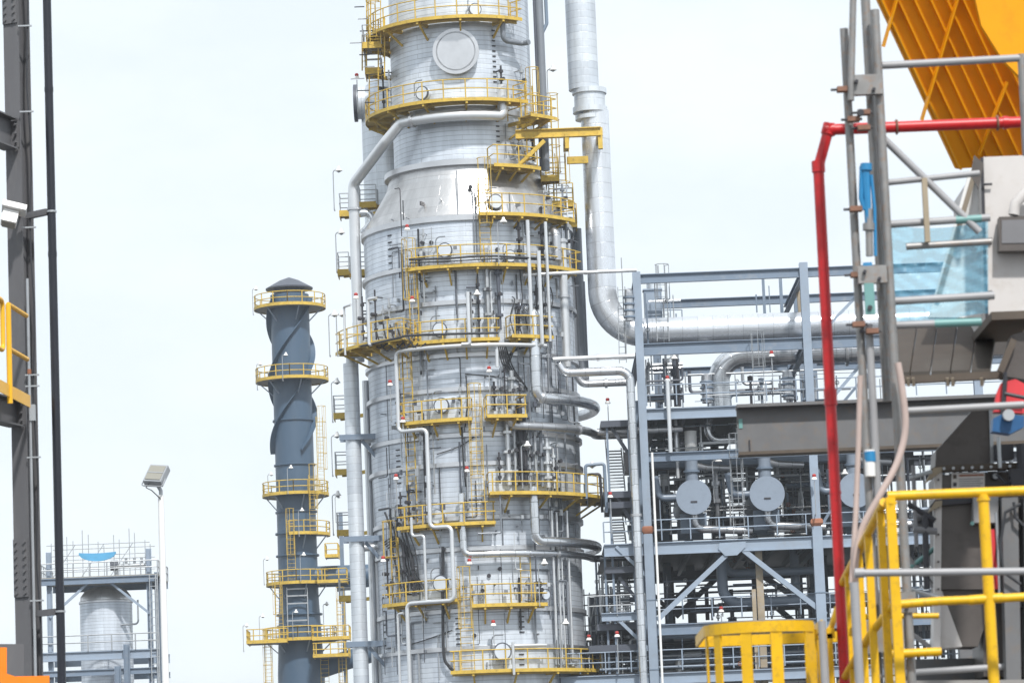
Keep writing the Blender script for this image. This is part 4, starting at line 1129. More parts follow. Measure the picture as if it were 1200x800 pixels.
# orange machine corner at the bottom left
mat('orange_paint', (0.80, 0.22, 0.008), 0.4, var=0.06, vscale=4)
om = thing('orange_lift', 'orange boom lift corner with grey counterweight at the bottom left', 'boom lift', Vector((P(15, 800, 38).x, 38, 0)))
c = P(-30, 778, 38); w = P(8, 778, 38).x - c.x
MB().hexa([P(-40, 830, 37.6), P(8, 830, 37.6), P(8, 830, 38.4), P(-40, 830, 38.4), P(-40, 758, 37.6), P(8, 758, 37.6), P(8, 758, 38.4), P(-40, 758, 38.4)]).build('cab_panel', 'orange_paint', om)
MB().hexa([P(-40, 860, 36.8), P(57, 830, 36.8), P(57, 830, 37.4), P(-40, 860, 37.4), P(-40, 772, 36.8), P(18, 792, 36.8), P(18, 792, 37.4), P(-40, 772, 37.4)]).build('boom_cover', 'orange_paint', om)
MB().hexa([P(14, 860, 36.9), P(58, 860, 36.9), P(58, 860, 37.3), P(14, 860, 37.3), P(14, 792, 36.9), P(58, 791, 36.9), P(58, 791, 37.3), P(14, 792, 37.3)]).build('hood', 'orange_paint', om)
MB().hexa([P(-20, 840, 40), P(28, 840, 40), P(28, 840, 41), P(-20, 840, 41), P(-20, 754, 40), P(28, 754, 40), P(28, 754, 41), P(-20, 754, 41)]).build('counterweight', 'col_paint', om)
q = P(40, 862, 37); MB().box((q.x - 0.3, 38.2, q.z / 2), 1.4, 2.4, q.z).build('chassis', 'col_paint', om)
# ------------------------------------------------------------------ process structure (pipe rack) right of the tower
RY, RB = 196.0, 210.0
rack = thing('pipe_rack', 'blue-grey steel pipe rack of several decks carrying lines and exchangers right of the tower', 'steel structure', (P(850, 640, RY).x, RY, 0))
rr_ = random.Random(5)
def RX(px, py, Y=RY): return P(px, py, Y).x
XR = RX(1260, 400)
def rpart(name, mb, m): return mb.build(name, m, rack)
def hbeam(px0, py0, px1, h, w=0.3, Y=RY, m='steel', name='beam', to=None):
    a = P(px0, py0, Y); b = solve_x(a, X, px1)
    rpart(name, MB().ibeam(a, b, w, h, 0.05, 0.04), m); return a.z
# columns (photo top pixel, height) front row
def column(px, py, Y, w, m='steel_light', cap=None):
    p = P(px, py, Y)
    o = rpart('column', MB().ibeam((p.x, Y, 0), (p.x, Y, p.z), w, w, 0.05, 0.04, up=Y_), m)
    if cap:
        z = solve_y(p, Z, cap).z
        MB().lathe((p.x, Y), [(w * 0.72, z - 0.16), (w * 1.05, z), (w * 1.0, z + 0.2), (w * 0.75, z + 0.26)], 4, a0=45, a1=405).build('fireproofing_cap', 'orange_rust', o)
        MB().box((p.x, Y, z / 2 - 0.1), w * 1.18, w * 1.18, z - 0.2).build('fireproofing', 'steel_light', o)
        for k in range(1, 5): MB().box((p.x, Y, z * k / 5), w * 1.3, w * 1.3, 0.06).build('strap', 'steel', o)
    return p
C1 = column(745.5, 319, RY, 0.44, cap=622)
C2 = column(941, 308, RY, 0.46, cap=613)
C3 = column(1137, 296, RY, 0.46, cap=603)
CA = column(743, 470, RY + 2.5, 0.5, 'steel')
for px, py in ((766, 330), (936, 330), (952, 420)): column(px, py, RB, 0.45, 'steel')
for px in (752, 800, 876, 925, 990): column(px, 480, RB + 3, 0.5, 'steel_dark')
# longitudinal beams
zB1 = hbeam(750, 327, 1260, 0.52); hbeam(768, 357, 1260, 0.5, Y=RB)
zB3 = hbeam(750, 410, 1260, 0.66, m='steel'); hbeam(768, 437, 1260, 0.5, Y=RB)
zB5 = hbeam(752, 486, 1260, 0.62, m='steel_light')
hbeam(760, 536, 1260, 0.5, m='steel'); 
zB7 = hbeam(708, 645, 1260, 0.68, m='steel_light')
zB8 = hbeam(766, 738, 1260, 0.6, m='steel'); hbeam(705, 723, 757, 0.45, m='steel_light')
zB9 = hbeam(640, 800, 1260, 0.6, m='steel_light')
# cross beams and decks
for z, h in ((zB1, .4), (zB3, .5), (zB5, .5), (zB7, .6), (zB8, .5), (zB9, .5)):
    for c in (C1, C2, C3): rpart('cross_beam', MB().ibeam((c.x, RY + 0.3, z), (c.x, RB - 0.3, z), 0.3, h, 0.05, 0.04), 'steel')
for k in range(6):
    xx = C1.x + (C2.x - C1.x) * (k + 0.5) / 6 if k < 6 else 0
    for z in (zB5, zB7): rpart('floor_joist', MB().ibeam((xx, RY + 0.25, z - 0.05), (xx, RB + 3, z - 0.05), 0.18, 0.4, 0.04, 0.03), 'steel_dark')
def deck(z, x0, x1, y0=RY + 0.2, y1=RB): rpart('deck', MB().box(((x0 + x1) / 2, (y0 + y1) / 2, z + 0.33), x1 - x0, y1 - y0, 0.06), 'dark')
deck(zB5, C1.x, XR, y1=RB + 1); deck(zB7, RX(708, 640), XR, y1=RB + 7); deck(zB8 - 0.02, C1.x, XR, y1=RB + 2); deck(zB9, RX(640, 790), XR)
zB6 = P(800, 536, RY).z; 
# back-row beams that close the view under the decks
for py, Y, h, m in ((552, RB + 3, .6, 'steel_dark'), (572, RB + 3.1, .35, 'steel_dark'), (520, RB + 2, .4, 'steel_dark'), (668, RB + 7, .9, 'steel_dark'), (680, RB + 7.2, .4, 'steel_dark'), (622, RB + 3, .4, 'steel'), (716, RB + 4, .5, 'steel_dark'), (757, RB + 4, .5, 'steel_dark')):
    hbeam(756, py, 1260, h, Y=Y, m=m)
# front railings
def rrail(px0, py0, px1, Y=RY - 0.1, h=1.1, m='steel_light', post=1.6):
    a = P(px0, py0, Y); b = solve_x(a, X, px1); rail_run(MB(), [a, b], h, post, 0.035, (0.55,)).build('railing', m, rack)
rrail(758, 475, 1250); rrail(708, 635, 1250); rrail(766, 726, 1250, RY + 1); rrail(650, 790, 1250, post=1.4); rrail(700, 794, 1250, RY + 3)
rrail(758, 386, 800, RB - 1); rrail(690, 722, 757, RY - 0.05, m='galv')
# upper stub posts above B2 on the right
for px, py0, py1, w in ((894, 325, 368, .16), (914, 318, 368, .18), (933, 348, 366, .3), (886, 345, 366, .08), (901, 335, 366, .06)):
    a = P(px, py0, RB - 2); b = solve_y(a, Z, py1); rpart('stub_post', MB().bar(b, a, w, w, X), 'steel')
rpart('brace', MB().bar(P(935, 328, RY + 6), P(939, 370, RY + 6), 0.3, 0.3, X), 'rust_yellow')
for (ax_, ay_, bx_, by_, Y, w, m) in ((851, 650, 770, 726, RY + .05, .34, 'steel_light'), (868, 642, 968, 720, RY + .05, .34, 'steel_light'), (835, 660, 775, 718, RB, .4, 'steel_dark'), (845, 672, 792, 722, RB + 2, .4, 'steel_dark'),
        (872, 660, 955, 715, RB, .4, 'steel_dark'), (885, 690, 930, 728, RB + 2, .4, 'steel_dark'), (722, 640, 757, 674, RY, .22, 'steel_light'), (726, 727, 760, 760, RY, .22, 'steel_light'),
        (972, 380, 1006, 345, RY + 1, .2, 'steel_light'), (972, 470, 1008, 428, RY + 1, .22, 'steel_light'), (985, 475, 1010, 445, RB, .2, 'steel'), (960, 620, 1008, 540, RY + 2, .2, 'steel'), (740, 672, 790, 720, RB, .3, 'steel_dark')):
    rpart('brace', MB().bar(P(ax_, ay_, Y), P(bx_, by_, Y), w * 0.8, w, Y_), m)
g1 = P(847, 639, RY - 0.22)
rpart('gusset_plate', MB().poly([P(843, 636, RY - .2), P(874, 634, RY - .2), P(874, 640, RY - .2), P(864, 650, RY - .2), P(850, 651, RY - .2), P(842, 643, RY - .2)]).poly([P(843, 636, RY - .15), P(874, 634, RY - .15), P(874, 640, RY - .15), P(864, 650, RY - .15), P(850, 651, RY - .15), P(842, 643, RY - .15)]), 'steel_light')
# rusty hanging post in the middle
p = P(888, 636, RY + .6); rpart('hanger_post', MB().bar((p.x, p.y, 0), p, 0.38, 0.38, X), 'rust_yellow')
p = P(883, 690, RY + .3); rpart('hanger_post', MB().bar((p.x, p.y, 0), p, 0.22, 0.22, X), 'rust_yellow')

# stair tower at the left of the rack
stt = thing('stair_tower', 'grey zigzag steel stair between the tower and the rack', 'stairs', (RX(724, 560), RY + 3, 0))
def flight(px0, px1, py0, py1, Y, n, m='galv'):
    a = P(px0, py0, Y); b = solve_x(a, X, px1); zt_, zb_ = a.z, solve_y(a, Z, py1).z; w = b.x - a.x
    for k in range(n):
        z = zb_ + (zt_ - zb_) * (k + 0.5) / n
        MB().box(((a.x + b.x) / 2, Y + 4.0 * k / n, z), w, 0.26, 0.06).build('tread', m, stt)
    for xx in (a.x, b.x): MB().bar((xx, Y, zb_), (xx, Y + 4.0, zt_), 0.06, 0.25).build('stringer', 'steel_dark', stt)
    for xx in (a.x - .05, b.x + .05): MB().bar((xx, Y, zb_ + 1), (xx, Y + 4.0, zt_ + 1), 0.05, 0.05).build('handrail', 'galv', stt)
flight(712, 730, 518, 573, RY + 1, 13); flight(717, 732, 600, 636, RY + 1, 9); flight(720, 737, 668, 718, RY + 1, 12); flight(712, 724, 742, 800, RY + 2, 14)
for px0, px1, py in ((704, 746, 497), (707, 746, 580), (710, 746, 592), (709, 745, 668), (700, 746, 735), (690, 746, 760)):
    a = P(px0, py, RY + .5); b = solve_x(a, X, px1)
    MB().box(((a.x + b.x) / 2, RY + 3, a.z), b.x - a.x, 5.2, 0.35).build('landing', 'steel_dark', stt)
for (x0_, y0_, x1_, y1_, Y) in ((716, 500, 742, 540, RY + .9), (722, 580, 745, 620, RY + .9), (725, 676, 745, 700, RY + .9), (712, 586, 735, 606, RY + 4)):
    MB().bar(P(x0_, y0_, Y), P(x1_, y1_, Y), 0.18, 0.3, Y_).build('stringer', 'steel_dark', stt)
for px, py in ((708, 640), (711, 500), (736, 500)):
    a = P(px, py, RY + .7); MB().bar((a.x, a.y, 0), a, 0.12, 0.12, X).build('stair_post', 'steel', stt)
# portal of thin tube in the gap, beside the curved platform
pr = MB().tube(fillet([P(687, 584, 196), P(686, 545, 196), P(708, 543, 196), P(711, 600, 196)], .15), 0.09, 8)
tag(pr.build('pipe_portal', 'steel'), 'grey inverted-U pipe frame beside the curved platform', 'pipe frame')
pr = MB().tube(fillet([P(688, 590, 197.5), P(687, 556, 197.5), P(703, 555, 197.5), P(706, 600, 197.5)], .15), 0.08, 8)
tag(pr.build('pipe_portal', 'dark'), 'smaller dark inverted-U pipe frame behind the grey one', 'pipe frame')

# ---- exchangers with round grey covers facing the viewer
def exchanger(px, py, rad_px, label, src=None):
    c = P(px, py, RY + 0.45)
    if src is not None: return copy_tree(src, (c.x, c.y, c.z), label=label)
    rad = rad_px / 21.2
    t = thing('heat_exchanger', label, 'heat exchanger', c, 'round-ended exchangers on the rack deck'); o = wloc(t)
    MB().cyl(o + Y_ * 0.16, o + Y_ * 8, rad * 0.86, 28).build('shell', 'exchanger', t)
    MB().cyl(o + Y_ * 0.0, o + Y_ * 0.16, rad, 40).build('end_cover', 'exchanger', t)
    MB().cyl(o + Y_ * 0.24, o + Y_ * 0.40, rad * 0.99, 32).build('girth_flange', 'steel', t)
    MB().box(o + Vector((0, -0.02, -rad * 0.27)), 0.36, 0.03, 0.09).build('nameplate', 'dark', t)
    for yy in (1.6, 6):
        MB().box(o + Vector((0, yy, -rad - 0.35)), rad * 1.5, 0.3, 1.1).build('saddle', 'steel', t)
    nz = MB().cyl(o + Vector((0, 1.2, rad * 0.7)), o + Vector((0, 1.2, rad + 1.35)), 0.36, 20).build('inlet_nozzle', 'exchanger', t)
    MB().cyl(o + Vector((0, 1.2, rad + 0.5)), o + Vector((0, 1.2, rad + 0.62)), 0.46, 20).build('flange', 'steel', nz)
    MB().tube([o + Vector((0, 1.2, rad + 0.95)), o + Vector((0.8, 1.6, rad + 0.8)), o + Vector((2.2, 2.2, rad + 0.75))], 0.2, 12).build('branch_pipe', 'pipe_dull', t)
    MB().tube(fillet([o + Vector((0.05, 1.0, -rad * 0.7)), o + Vector((0.05, 1.0, -rad - 0.7)), o + Vector((3.2, 1.4, -rad - 0.9))], 0.5), 0.22, 14).build('outlet_pipe', 'pipe_dull', t)
    MB().tube(fillet([o + Vector((-rad * 0.7, 0.9, 0.1)), o + Vector((-rad - 0.9, 0.9, 0.1)), o + Vector((-rad - 1.1, 0.9, 1.3))], 0.4), 0.2, 12).build('side_pipe', 'bluegrey_pipe', t)
    return t
EX = exchanger(813, 582, 20.5, 'round grey exchanger end nearest the first rack column')
exchanger(899, 578, 20, 'round grey exchanger end in the middle, left of the red pipe', EX)
exchanger(1003, 574, 20, 'round grey exchanger end mostly hidden behind scaffold poles', EX)
# vertical white-topped risers above exchangers
for k, (px, p0, p1, r, m, Y, lab) in enumerate(((809, 505, 533, .34, 'white_paint', RY + 2, 'short pale riser above the first exchanger'), (896, 505, 533, .34, 'white_paint', RY + 2, 'short pale riser above the second exchanger'),
        (782, 445, 530, .12, 'white_pipe', RY - .5, 'white vertical line in front of the upper rack deck'), (791, 480, 560, .1, 'white_pipe', RY + 2, 'thin pale pipe behind the first rack column'))):
    a = P(px, p0, Y); b = solve_y(a, Z, p1); tag(MB().cyl(b, a, r, 14).build('riser_pipe', m), lab, 'pipe')
thing_tube('drop_pipe', 'dull silver pipe dropping from the upper deck and turning right', 'pipe', route((829, 480, RY + 3), ('v', 516), ('h', 905)), .24, 'pipe', 14, bend=.6)
thing_tube('transfer_elbow', 'large silver pipe rising through the upper deck and elbowing right', 'pipe', route((844, 484, RY + 7), ('v', 418), ('h', 1180)), .62, 'pipe', 24, bend=1.5, flanges=(0.52,))
thing_tube('blue_pipe', 'blue-grey pipe with upper bend below the rack, left of the rusty post', 'pipe', route((848, 640, RY + 4), ('v', 672), ('h', 960)), .24, 'bluegrey_pipe', 14, bend=.6)
thing_tube('blue_pipe', 'blue-grey pipe looping down and running right below the rusty post', 'pipe', route((845, 650, RY + 2.6), ('v', 707), ('h', 1160)), .30, 'bluegrey_pipe', 16, bend=.9)
thing_tube('blue_pipe', 'vertical blue-grey pipe right of the braces under the rack', 'pipe', route((930, 640, RY + 5), ('v', 705)), .26, 'bluegrey_pipe', 14)
thing_tube('low_pipe', 'white elbowed pipe low in the rack left of the yellow hoop guard', 'pipe', route((797, 812, RY + 2), ('v', 768), ('h', 822)), .2, 'white_pipe', 12, bend=.5)
# banded drums on the upper deck
def drum(px, py0, py1, r, label, Y=RY + 3):
    a = P(px, py1, Y); h = P(px, py0, Y).z - a.z
    t = thing('banded_drum', label, 'drum', a, 'banded drums on the upper rack deck')
    MB().lathe((a.x, a.y), [(r, a.z), (r, a.z + h * .8), (r * .9, a.z + h * .95), (r * .5, a.z + h), (.01, a.z + h * 1.01)], 20).build('drum_body', 'pipe_dull', t)
    for k in range(4): 
        z = a.z + h * (0.12 + 0.2 * k); MB().lathe((a.x, a.y), [(r, z - .07), (r + .08, z - .04), (r + .08, z + .04), (r, z + .07)], 20, caps=False).build('band', 'steel', t)
    return t
drum(829, 438, 472, .30, 'small banded drum on the upper deck left of the large elbow'); drum(924, 434, 468, .30, 'small banded drum on the upper deck near the second column')
drum(738, 338, 376, .24, 'slim grey canister beside the top of the first column', RY - .3)
bx = thing('control_cabinet', 'grey instrument cabinet near the top of the first rack column', 'cabinet', P(766, 376, RY + 5))
o = wloc(bx); MB().box(o + Z * .9, 1.0, .8, 1.6).build('cabinet_body', 'steel', bx); MB().box(o + Z * .9 - Y_ * .42, .8, .04, 1.3).build('cabinet_door', 'steel_light', bx); MB().box(o + Z * 1.75, 1.1, .9, .08).build('cabinet_roof', 'steel_light', bx)
thing_tube('duct_pipe', 'wide pale duct standing behind the top of the first rack column', 'pipe', route((766, 331, RY + 6), ('v', 376)), .42, 'riser', 20)
# vertical ladder on rack near the first column
ladder(rack, P(774, 330, RY + 1.5), P(777, 400, RY + 1.5), (0.3, -1, 0), .7, 'galv')
ladder(rack, P(728, 336, RY), P(730, 425, RY), (-.2, -1, 0), .4, 'galv', False)
ladder(rack, P(887, 408, RY - .4), P(891, 480, RY - .4), (0, -1, 0), .6, 'galv')
ladder(rack, P(862, 528, RY + .4), P(867, 640, RY + .4), (0, -1, 0), .6, 'galv')
rpart('tall_rod', MB().cyl(P(728, 302, RY), solve_y(P(728, 302, RY), Z, 420), .03, 5), 'galv')
rpart('tall_rod', MB().cyl(P(771, 311, RY + 3), solve_y(P(771, 311, RY + 3), Z, 330), .04, 5), 'galv')
# dim pipework and valves within the decks (each pipe a part)
pal = ['steel_dark', 'steel_dark', 'steel', 'bluegrey_pipe', 'grey_pipe', 'galv', 'white_pipe', 'dark', 'pipe_dull']
def clutter(x0, x1, y0, y1, Y0, Y1, nv, nh, rmax=.2):
    for _ in range(nv):
        px = rr_.uniform(x0, x1); Y = rr_.uniform(Y0, Y1); a0, a1 = sorted((rr_.uniform(y0, y1), rr_.uniform(y0, y1)))
        if a1 - a0 < 12: a0, a1 = y0, y1
        a = P(px, a0, Y); b = solve_y(a, Z, a1); r = rr_.choice((.035, .05, .08, .12, rmax)); m = rr_.choice(pal)
        mb = MB().cyl(b, a, r, 8)
        for k in range(rr_.randint(0, 2)):
            c = b.lerp(a, rr_.random()); mb.cyl(c - Z * .12, c + Z * .12, r * 1.9 + .02, 8)
        rpart('pipe', mb, m)
    for _ in range(nh):
        py = rr_.uniform(y0, y1); Y = rr_.uniform(Y0, Y1); b0, b1 = sorted((rr_.uniform(x0, x1), rr_.uniform(x0, x1)))
        if b1 - b0 < 30: b0, b1 = x0, x1
        a = P(b0, py, Y); b = solve_x(a, X, b1); r = rr_.choice((.035, .06, .1, .15, rmax)); m = rr_.choice(pal)
        pts = [a, b]
        if rr_.random() < .6: pts = [a + Z * rr_.choice((-1, 1)) * rr_.uniform(.6, 1.6)] + pts
        if rr_.random() < .5: pts = pts + [b + Z * rr_.choice((-1, 1)) * rr_.uniform(.6, 1.8)]
        rpart('pipe', MB().tube(fillet(pts, r * 2.5), r, 8), m)
def fine(x0, x1, y0, y1, Y0, Y1, nv, nh):
    for i in range(nv + nh):
        Y = rr_.uniform(Y0, Y1); r = rr_.choice((.025, .035, .05, .07)); m = rr_.choice(('galv', 'galv', 'white_pipe', 'steel', 'steel_light', 'grey_pipe'))
        a = P(rr_.uniform(x0, x1), rr_.uniform(y0, y1), Y)
        b = solve_y(a, Z, rr_.uniform(y0, y1)) if i < nv else solve_x(a, X, rr_.uniform(x0, x1))
        if (a - b).length < .8: continue
        rpart('small_bore_pipe', MB().cyl(a, b, r, 6), m)
        if rr_.random() < .5:
            c = a.lerp(b, rr_.uniform(.2, .8)); hw = MB().tube([c - Y_ * .2 + X * (.11 * math.cos(k * math.pi / 5)) + Z * (.11 * math.sin(k * math.pi / 5)) for k in range(10)], .022, 4, closed=True); hw.cyl(c - Y_ * .2, c, .045, 6); rpart('hand_wheel', hw, rr_.choice(('dark', 'dark', 'steel_dark', 'orange_rust', 'galv')))
clutter(758, 1010, 500, 530, RY + 2, RB, 16, 12, .22); fine(758, 900, 495, 530, RY + 1, RB, 30, 26)
clutter(758, 1010, 540, 625, RY + 3, RB + 2, 30, 20, .28); fine(758, 1010, 540, 632, RY + 3, RB, 80, 56)
clutter(758, 1060, 690, 726, RY + 4, RB + 6, 10, 4, .12); fine(758, 990, 680, 728, RY + 1, RB + 4, 50, 20); fine(770, 990, 655, 700, RY + 2, RB + 4, 12, 2)
clutter(680, 1060, 742, 800, RY + 1, RB + 4, 50, 26, .25); fine(690, 1010, 742, 800, RY + .5, RB, 100, 60)
clutter(738, 760, 500, 640, RY + 3, RB, 8, 6, .12); clutter(705, 760, 650, 800, RY + 3, RB, 12, 12, .12); fine(736, 758, 500, 640, RY + 1, RB, 12, 6); fine(700, 758, 655, 800, RY + 1, RB, 22, 22)
clutter(758, 800, 420, 476, RY + 2, RB, 12, 8, .12); fine(756, 800, 335, 476, RY + 1, RB, 16, 12)
clutter(1030, 1200, 520, 800, RY + 1, RB, 40, 26, .25); fine(1040, 1110, 530, 790, RY + .5, RB, 40, 40)
clutter(800, 1000, 440, 476, RY + 4, RB, 8, 3, .08); fine(800, 1040, 436, 478, RY + 1, RB, 26, 12)
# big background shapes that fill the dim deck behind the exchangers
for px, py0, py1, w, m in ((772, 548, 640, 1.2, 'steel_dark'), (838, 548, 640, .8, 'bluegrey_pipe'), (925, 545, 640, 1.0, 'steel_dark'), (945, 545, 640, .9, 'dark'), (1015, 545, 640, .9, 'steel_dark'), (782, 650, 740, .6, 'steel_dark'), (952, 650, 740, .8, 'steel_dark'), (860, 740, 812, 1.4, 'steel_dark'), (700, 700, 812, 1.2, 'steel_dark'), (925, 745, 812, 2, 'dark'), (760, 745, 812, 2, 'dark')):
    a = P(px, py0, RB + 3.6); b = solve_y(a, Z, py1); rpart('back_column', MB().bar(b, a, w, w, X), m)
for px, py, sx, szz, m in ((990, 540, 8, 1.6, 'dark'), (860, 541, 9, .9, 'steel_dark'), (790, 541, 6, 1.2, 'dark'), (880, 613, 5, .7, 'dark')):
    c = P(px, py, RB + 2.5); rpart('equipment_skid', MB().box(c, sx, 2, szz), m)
# fine scaffold lattice right of the tower foot
lat = MB()
for k in range(9):
    a = P(684 + k * 6.5, 690 + (k % 3) * 4, RY + 6); lat.tube([solve_y(a, Z, 812), a], .035, 5)
for k in range(10):
    a = P(683, 697 + k * 12, RY + 6); lat.tube([a, solve_x(a, X, 742)], .035, 5)
for k in range(4): lat.tube([P(686 + 12 * k, 760, RY + 6), P(700 + 12 * k, 690 - 8 * (k % 2), RY + 6)], .035, 5)
la = tag(lat.build('tube_scaffold', 'galv'), 'fine tube scaffold between the tower foot and the rack', 'scaffold')
# bright chalky safety line hanging down the first bay
tag(MB().cyl(P(764, 530, RY - .6), solve_y(P(764, 530, RY - .6), Z, 812), .07, 8).build('hose_line', 'white_paint'), 'thin white vertical hose hanging right of the first rack column', 'hose')
# ------------------------------------------------------------------ near right: machine, scaffold, rails
mat('amber', (0.74, 0.31, 0.004), 0.5, var=0.06, vscale=2.0, dirt=(0.55, 0.22, 0.01), dirt_amt=0.5, spec=0.2)
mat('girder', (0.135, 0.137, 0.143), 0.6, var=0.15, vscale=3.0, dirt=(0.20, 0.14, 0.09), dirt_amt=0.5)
mat('panel_pale', (0.56, 0.535, 0.52), 0.5, var=0.06, vscale=2.5, dirt=(0.42, 0.37, 0.32), dirt_amt=0.5)
mat('machine', (0.10, 0.088, 0.082), 0.45, 0.2, var=0.15, vscale=3.0, dirt=(0.05, 0.043, 0.04), dirt_amt=0.6)
mat('rib_metal', (0.26, 0.22, 0.17), 0.5, 0.3, var=0.2, vscale=6)
mat('navy', (0.012, 0.085, 0.22), 0.45, var=0.2, vscale=14)
mat('soffit', (0.06, 0.051, 0.043), 0.55, 0.2, var=0.2, vscale=5.0)
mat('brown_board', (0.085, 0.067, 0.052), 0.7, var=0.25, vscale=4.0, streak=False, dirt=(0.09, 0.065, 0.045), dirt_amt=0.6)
mat('scaff', (0.25, 0.245, 0.24), 0.45, 0.4, var=0.2, vscale=8.0, dirt=(0.30, 0.16, 0.08), dirt_amt=0.6)
mat('red_gloss', (0.53, 0.012, 0.016), 0.38, var=0.10, vscale=9.0, dirt=(0.30, 0.016, 0.014), dirt_amt=0.8)
mat('hose', (0.42, 0.33, 0.30), 0.55, var=0.1, vscale=8.0)
mat('blue_paint', (0.02, 0.20, 0.42), 0.45, var=0.12, vscale=9.0)
mat('teal_paint', (0.14, 0.30, 0.29), 0.45, var=0.1, vscale=9.0)
mat('red_cloth', (0.62, 0.04, 0.05), 0.6, var=0.1, vscale=9.0)
mat('rusty', (0.20, 0.10, 0.065), 0.7, var=0.3, vscale=12)
mat('steel_near', (0.17, 0.17, 0.18), 0.5, var=0.12, vscale=4.0)
mat('grey_tube', (0.30, 0.30, 0.31), 0.45, var=0.1, vscale=5.0)
m = mat('plastic_film', (0.22, 0.62, 0.87), 0.35)
nb = m.node_tree.nodes; pb = nb['Principled BSDF']; tr = nb.new('ShaderNodeBsdfTransparent'); tr.inputs['Color'].default_value = (0.78, 0.94, 0.98, 1)
tl = nb.new('ShaderNodeBsdfTranslucent'); tl.inputs['Color'].default_value = (0.26, 0.66, 0.90, 1)
m1 = nb.new('ShaderNodeMixShader'); m1.inputs[0].default_value = 0.5; m2 = nb.new('ShaderNodeMixShader'); m2.inputs[0].default_value = 0.40
lk = m.node_tree.links; lk.new(pb.outputs[0], m1.inputs[1]); lk.new(tl.outputs[0], m1.inputs[2]); lk.new(tr.outputs[0], m2.inputs[1]); lk.new(m1.outputs[0], m2.inputs[2])
lk.new(m2.outputs[0], nb['Material Output'].inputs['Surface'])

# weathered girder across the middle distance
GY = 34.0
gd = thing('steel_girder', 'weathered grey I-girder crossing in front of the rack, ending at left', 'girder', P(1000, 530, GY))
a = P(864, 505, GY); b = solve_x(a, X, 1330); hh = 0.485
MB().bar(a, b, .02, hh - .04).build('web', 'girder', gd)
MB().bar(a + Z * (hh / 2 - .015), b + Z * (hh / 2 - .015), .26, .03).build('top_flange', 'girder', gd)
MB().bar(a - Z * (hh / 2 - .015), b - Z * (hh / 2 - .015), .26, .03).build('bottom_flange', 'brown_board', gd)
MB().box(a + Vector((.035, -.012, .07)), .035, .01, .09).build('teal_mark', 'teal_paint', gd)
MB().box(a + Vector((.11, -.02, -.15)), .012, .012, .12).build('lifting_pin', 'dark', gd)
for px in (873, 1180): 
    q = solve_x(a, X, px); MB().bar(Vector((q.x, q.y + 4, 0)), Vector((q.x, q.y + 4, a.z - hh / 2)), .2, .2, X).build('post', 'girder', gd) if px > 1000 else None
MB().bar(Vector((b.x - .2, GY, 0)), Vector((b.x - .2, GY, a.z - hh / 2)), .3, .3, X).build('support_post', 'girder', gd)

# red fire-water pipe
FYr = 20.5
pts = [Vector((P(984, 812, FYr).x, FYr, 0)), P(960, 196, FYr)]
rp = thing('red_pipe', 'bright red pipe rising and turning right across the amber hopper', 'pipe', (pts[0].x, FYr, 0))
top = P(971, 154, FYr); end = solve_x(P(1100, 147, FYr), X, 1290); top = Vector((top.x, FYr, end.z))
k1 = P(959, 196, FYr); k1 = Vector((k1.x, FYr, k1.z)); base = Vector((k1.x - .005, FYr, 0))
MB().tube([base, k1], 0.032, 16).build('riser', 'red_gloss', rp)
MB().tube([k1, top], 0.031, 16).build('offset_piece', 'red_gloss', rp)
MB().tube([top, end], 0.033, 16).build('level_run', 'red_gloss', rp)
d = (top - k1).normalized()
for p, dd, r_ in ((k1, Z, .039), (top, d, .039), (top, X, .040)):
    MB().cyl(p - dd * .03, p + dd * .035, r_, 16).build('elbow_joint', 'red_gloss', rp)
MB().cyl(end - X * .02 - X * 0.55, end - X * .55 + X * .01, .039, 16).build('coupling', 'red_gloss', rp)

# scaffold standard cluster
SCY = 20.0
sc = thing('scaffold_tower', 'galvanised scaffold poles clamped in a tight upright cluster beside the red pipe', 'scaffold', (P(1010, 800, SCY).x, SCY, 0))
def pole(px, py, Y, r=.024, m='scaff', py1=None, name='pole'):
    a = P(px, py, Y); b = Vector((a.x, a.y, 0)) if py1 is None else solve_y(a, Z, py1)
    MB().tube([b, a], r, 12).build(name, m, sc); return a
pole(989, 34, SCY + .05, .024); pole(1025, 12, SCY, .026); pole(1013, -20, SCY + .1, .027, py1=470); pole(1019, 28, SCY + .16, .022, py1=260)
MB().tube([P(1000, -10, SCY - .06), P(997, 118, SCY - .06)], .02, 10).build('pole', 'scaff', sc)
pole(1018, 380, SCY + .02, .022, 'grey_tube'); pole(1045, 380, SCY - .03, .024)
for px, py, w, h in ((1014, 100, 40, 30), (1022, 322, 34, 26), (1052, 706, 42, 30), (1034, 745, 50, 46)):
    c = P(px, py, SCY - .04); s = SCY / FPX
    cl = MB().box(c, w * s, .05, h * s * .8).build('clamp_plate', 'scaff', sc)
    for dx, dy in ((-.28, .1), (.22, -.25)):
        q = c + Vector((dx * w * s, -.028, dy * h * s)); MB().cyl(q, q - Y_ * .03, .011, 6).build('clamp_bolt', 'dark', cl)
for px, py in ((988, 105), (1000, 140), (1003, 245), (1004, 322), (1006, 380), (1022, 388), (1012, 150), (1012, 132)):
    c = P(px, py, SCY - .03); cl = MB().box(c, .07, .06, .028).build('coupler', 'rusty', sc)
    MB().cyl(c - X * .07, c + X * .05, .008, 6).build('coupler_bolt', 'dark', cl)
c = P(1008, 133, SCY - .06); MB().cyl(c, c - Y_ * .03, .02, 12).build('coupler_cap', 'dark', sc)
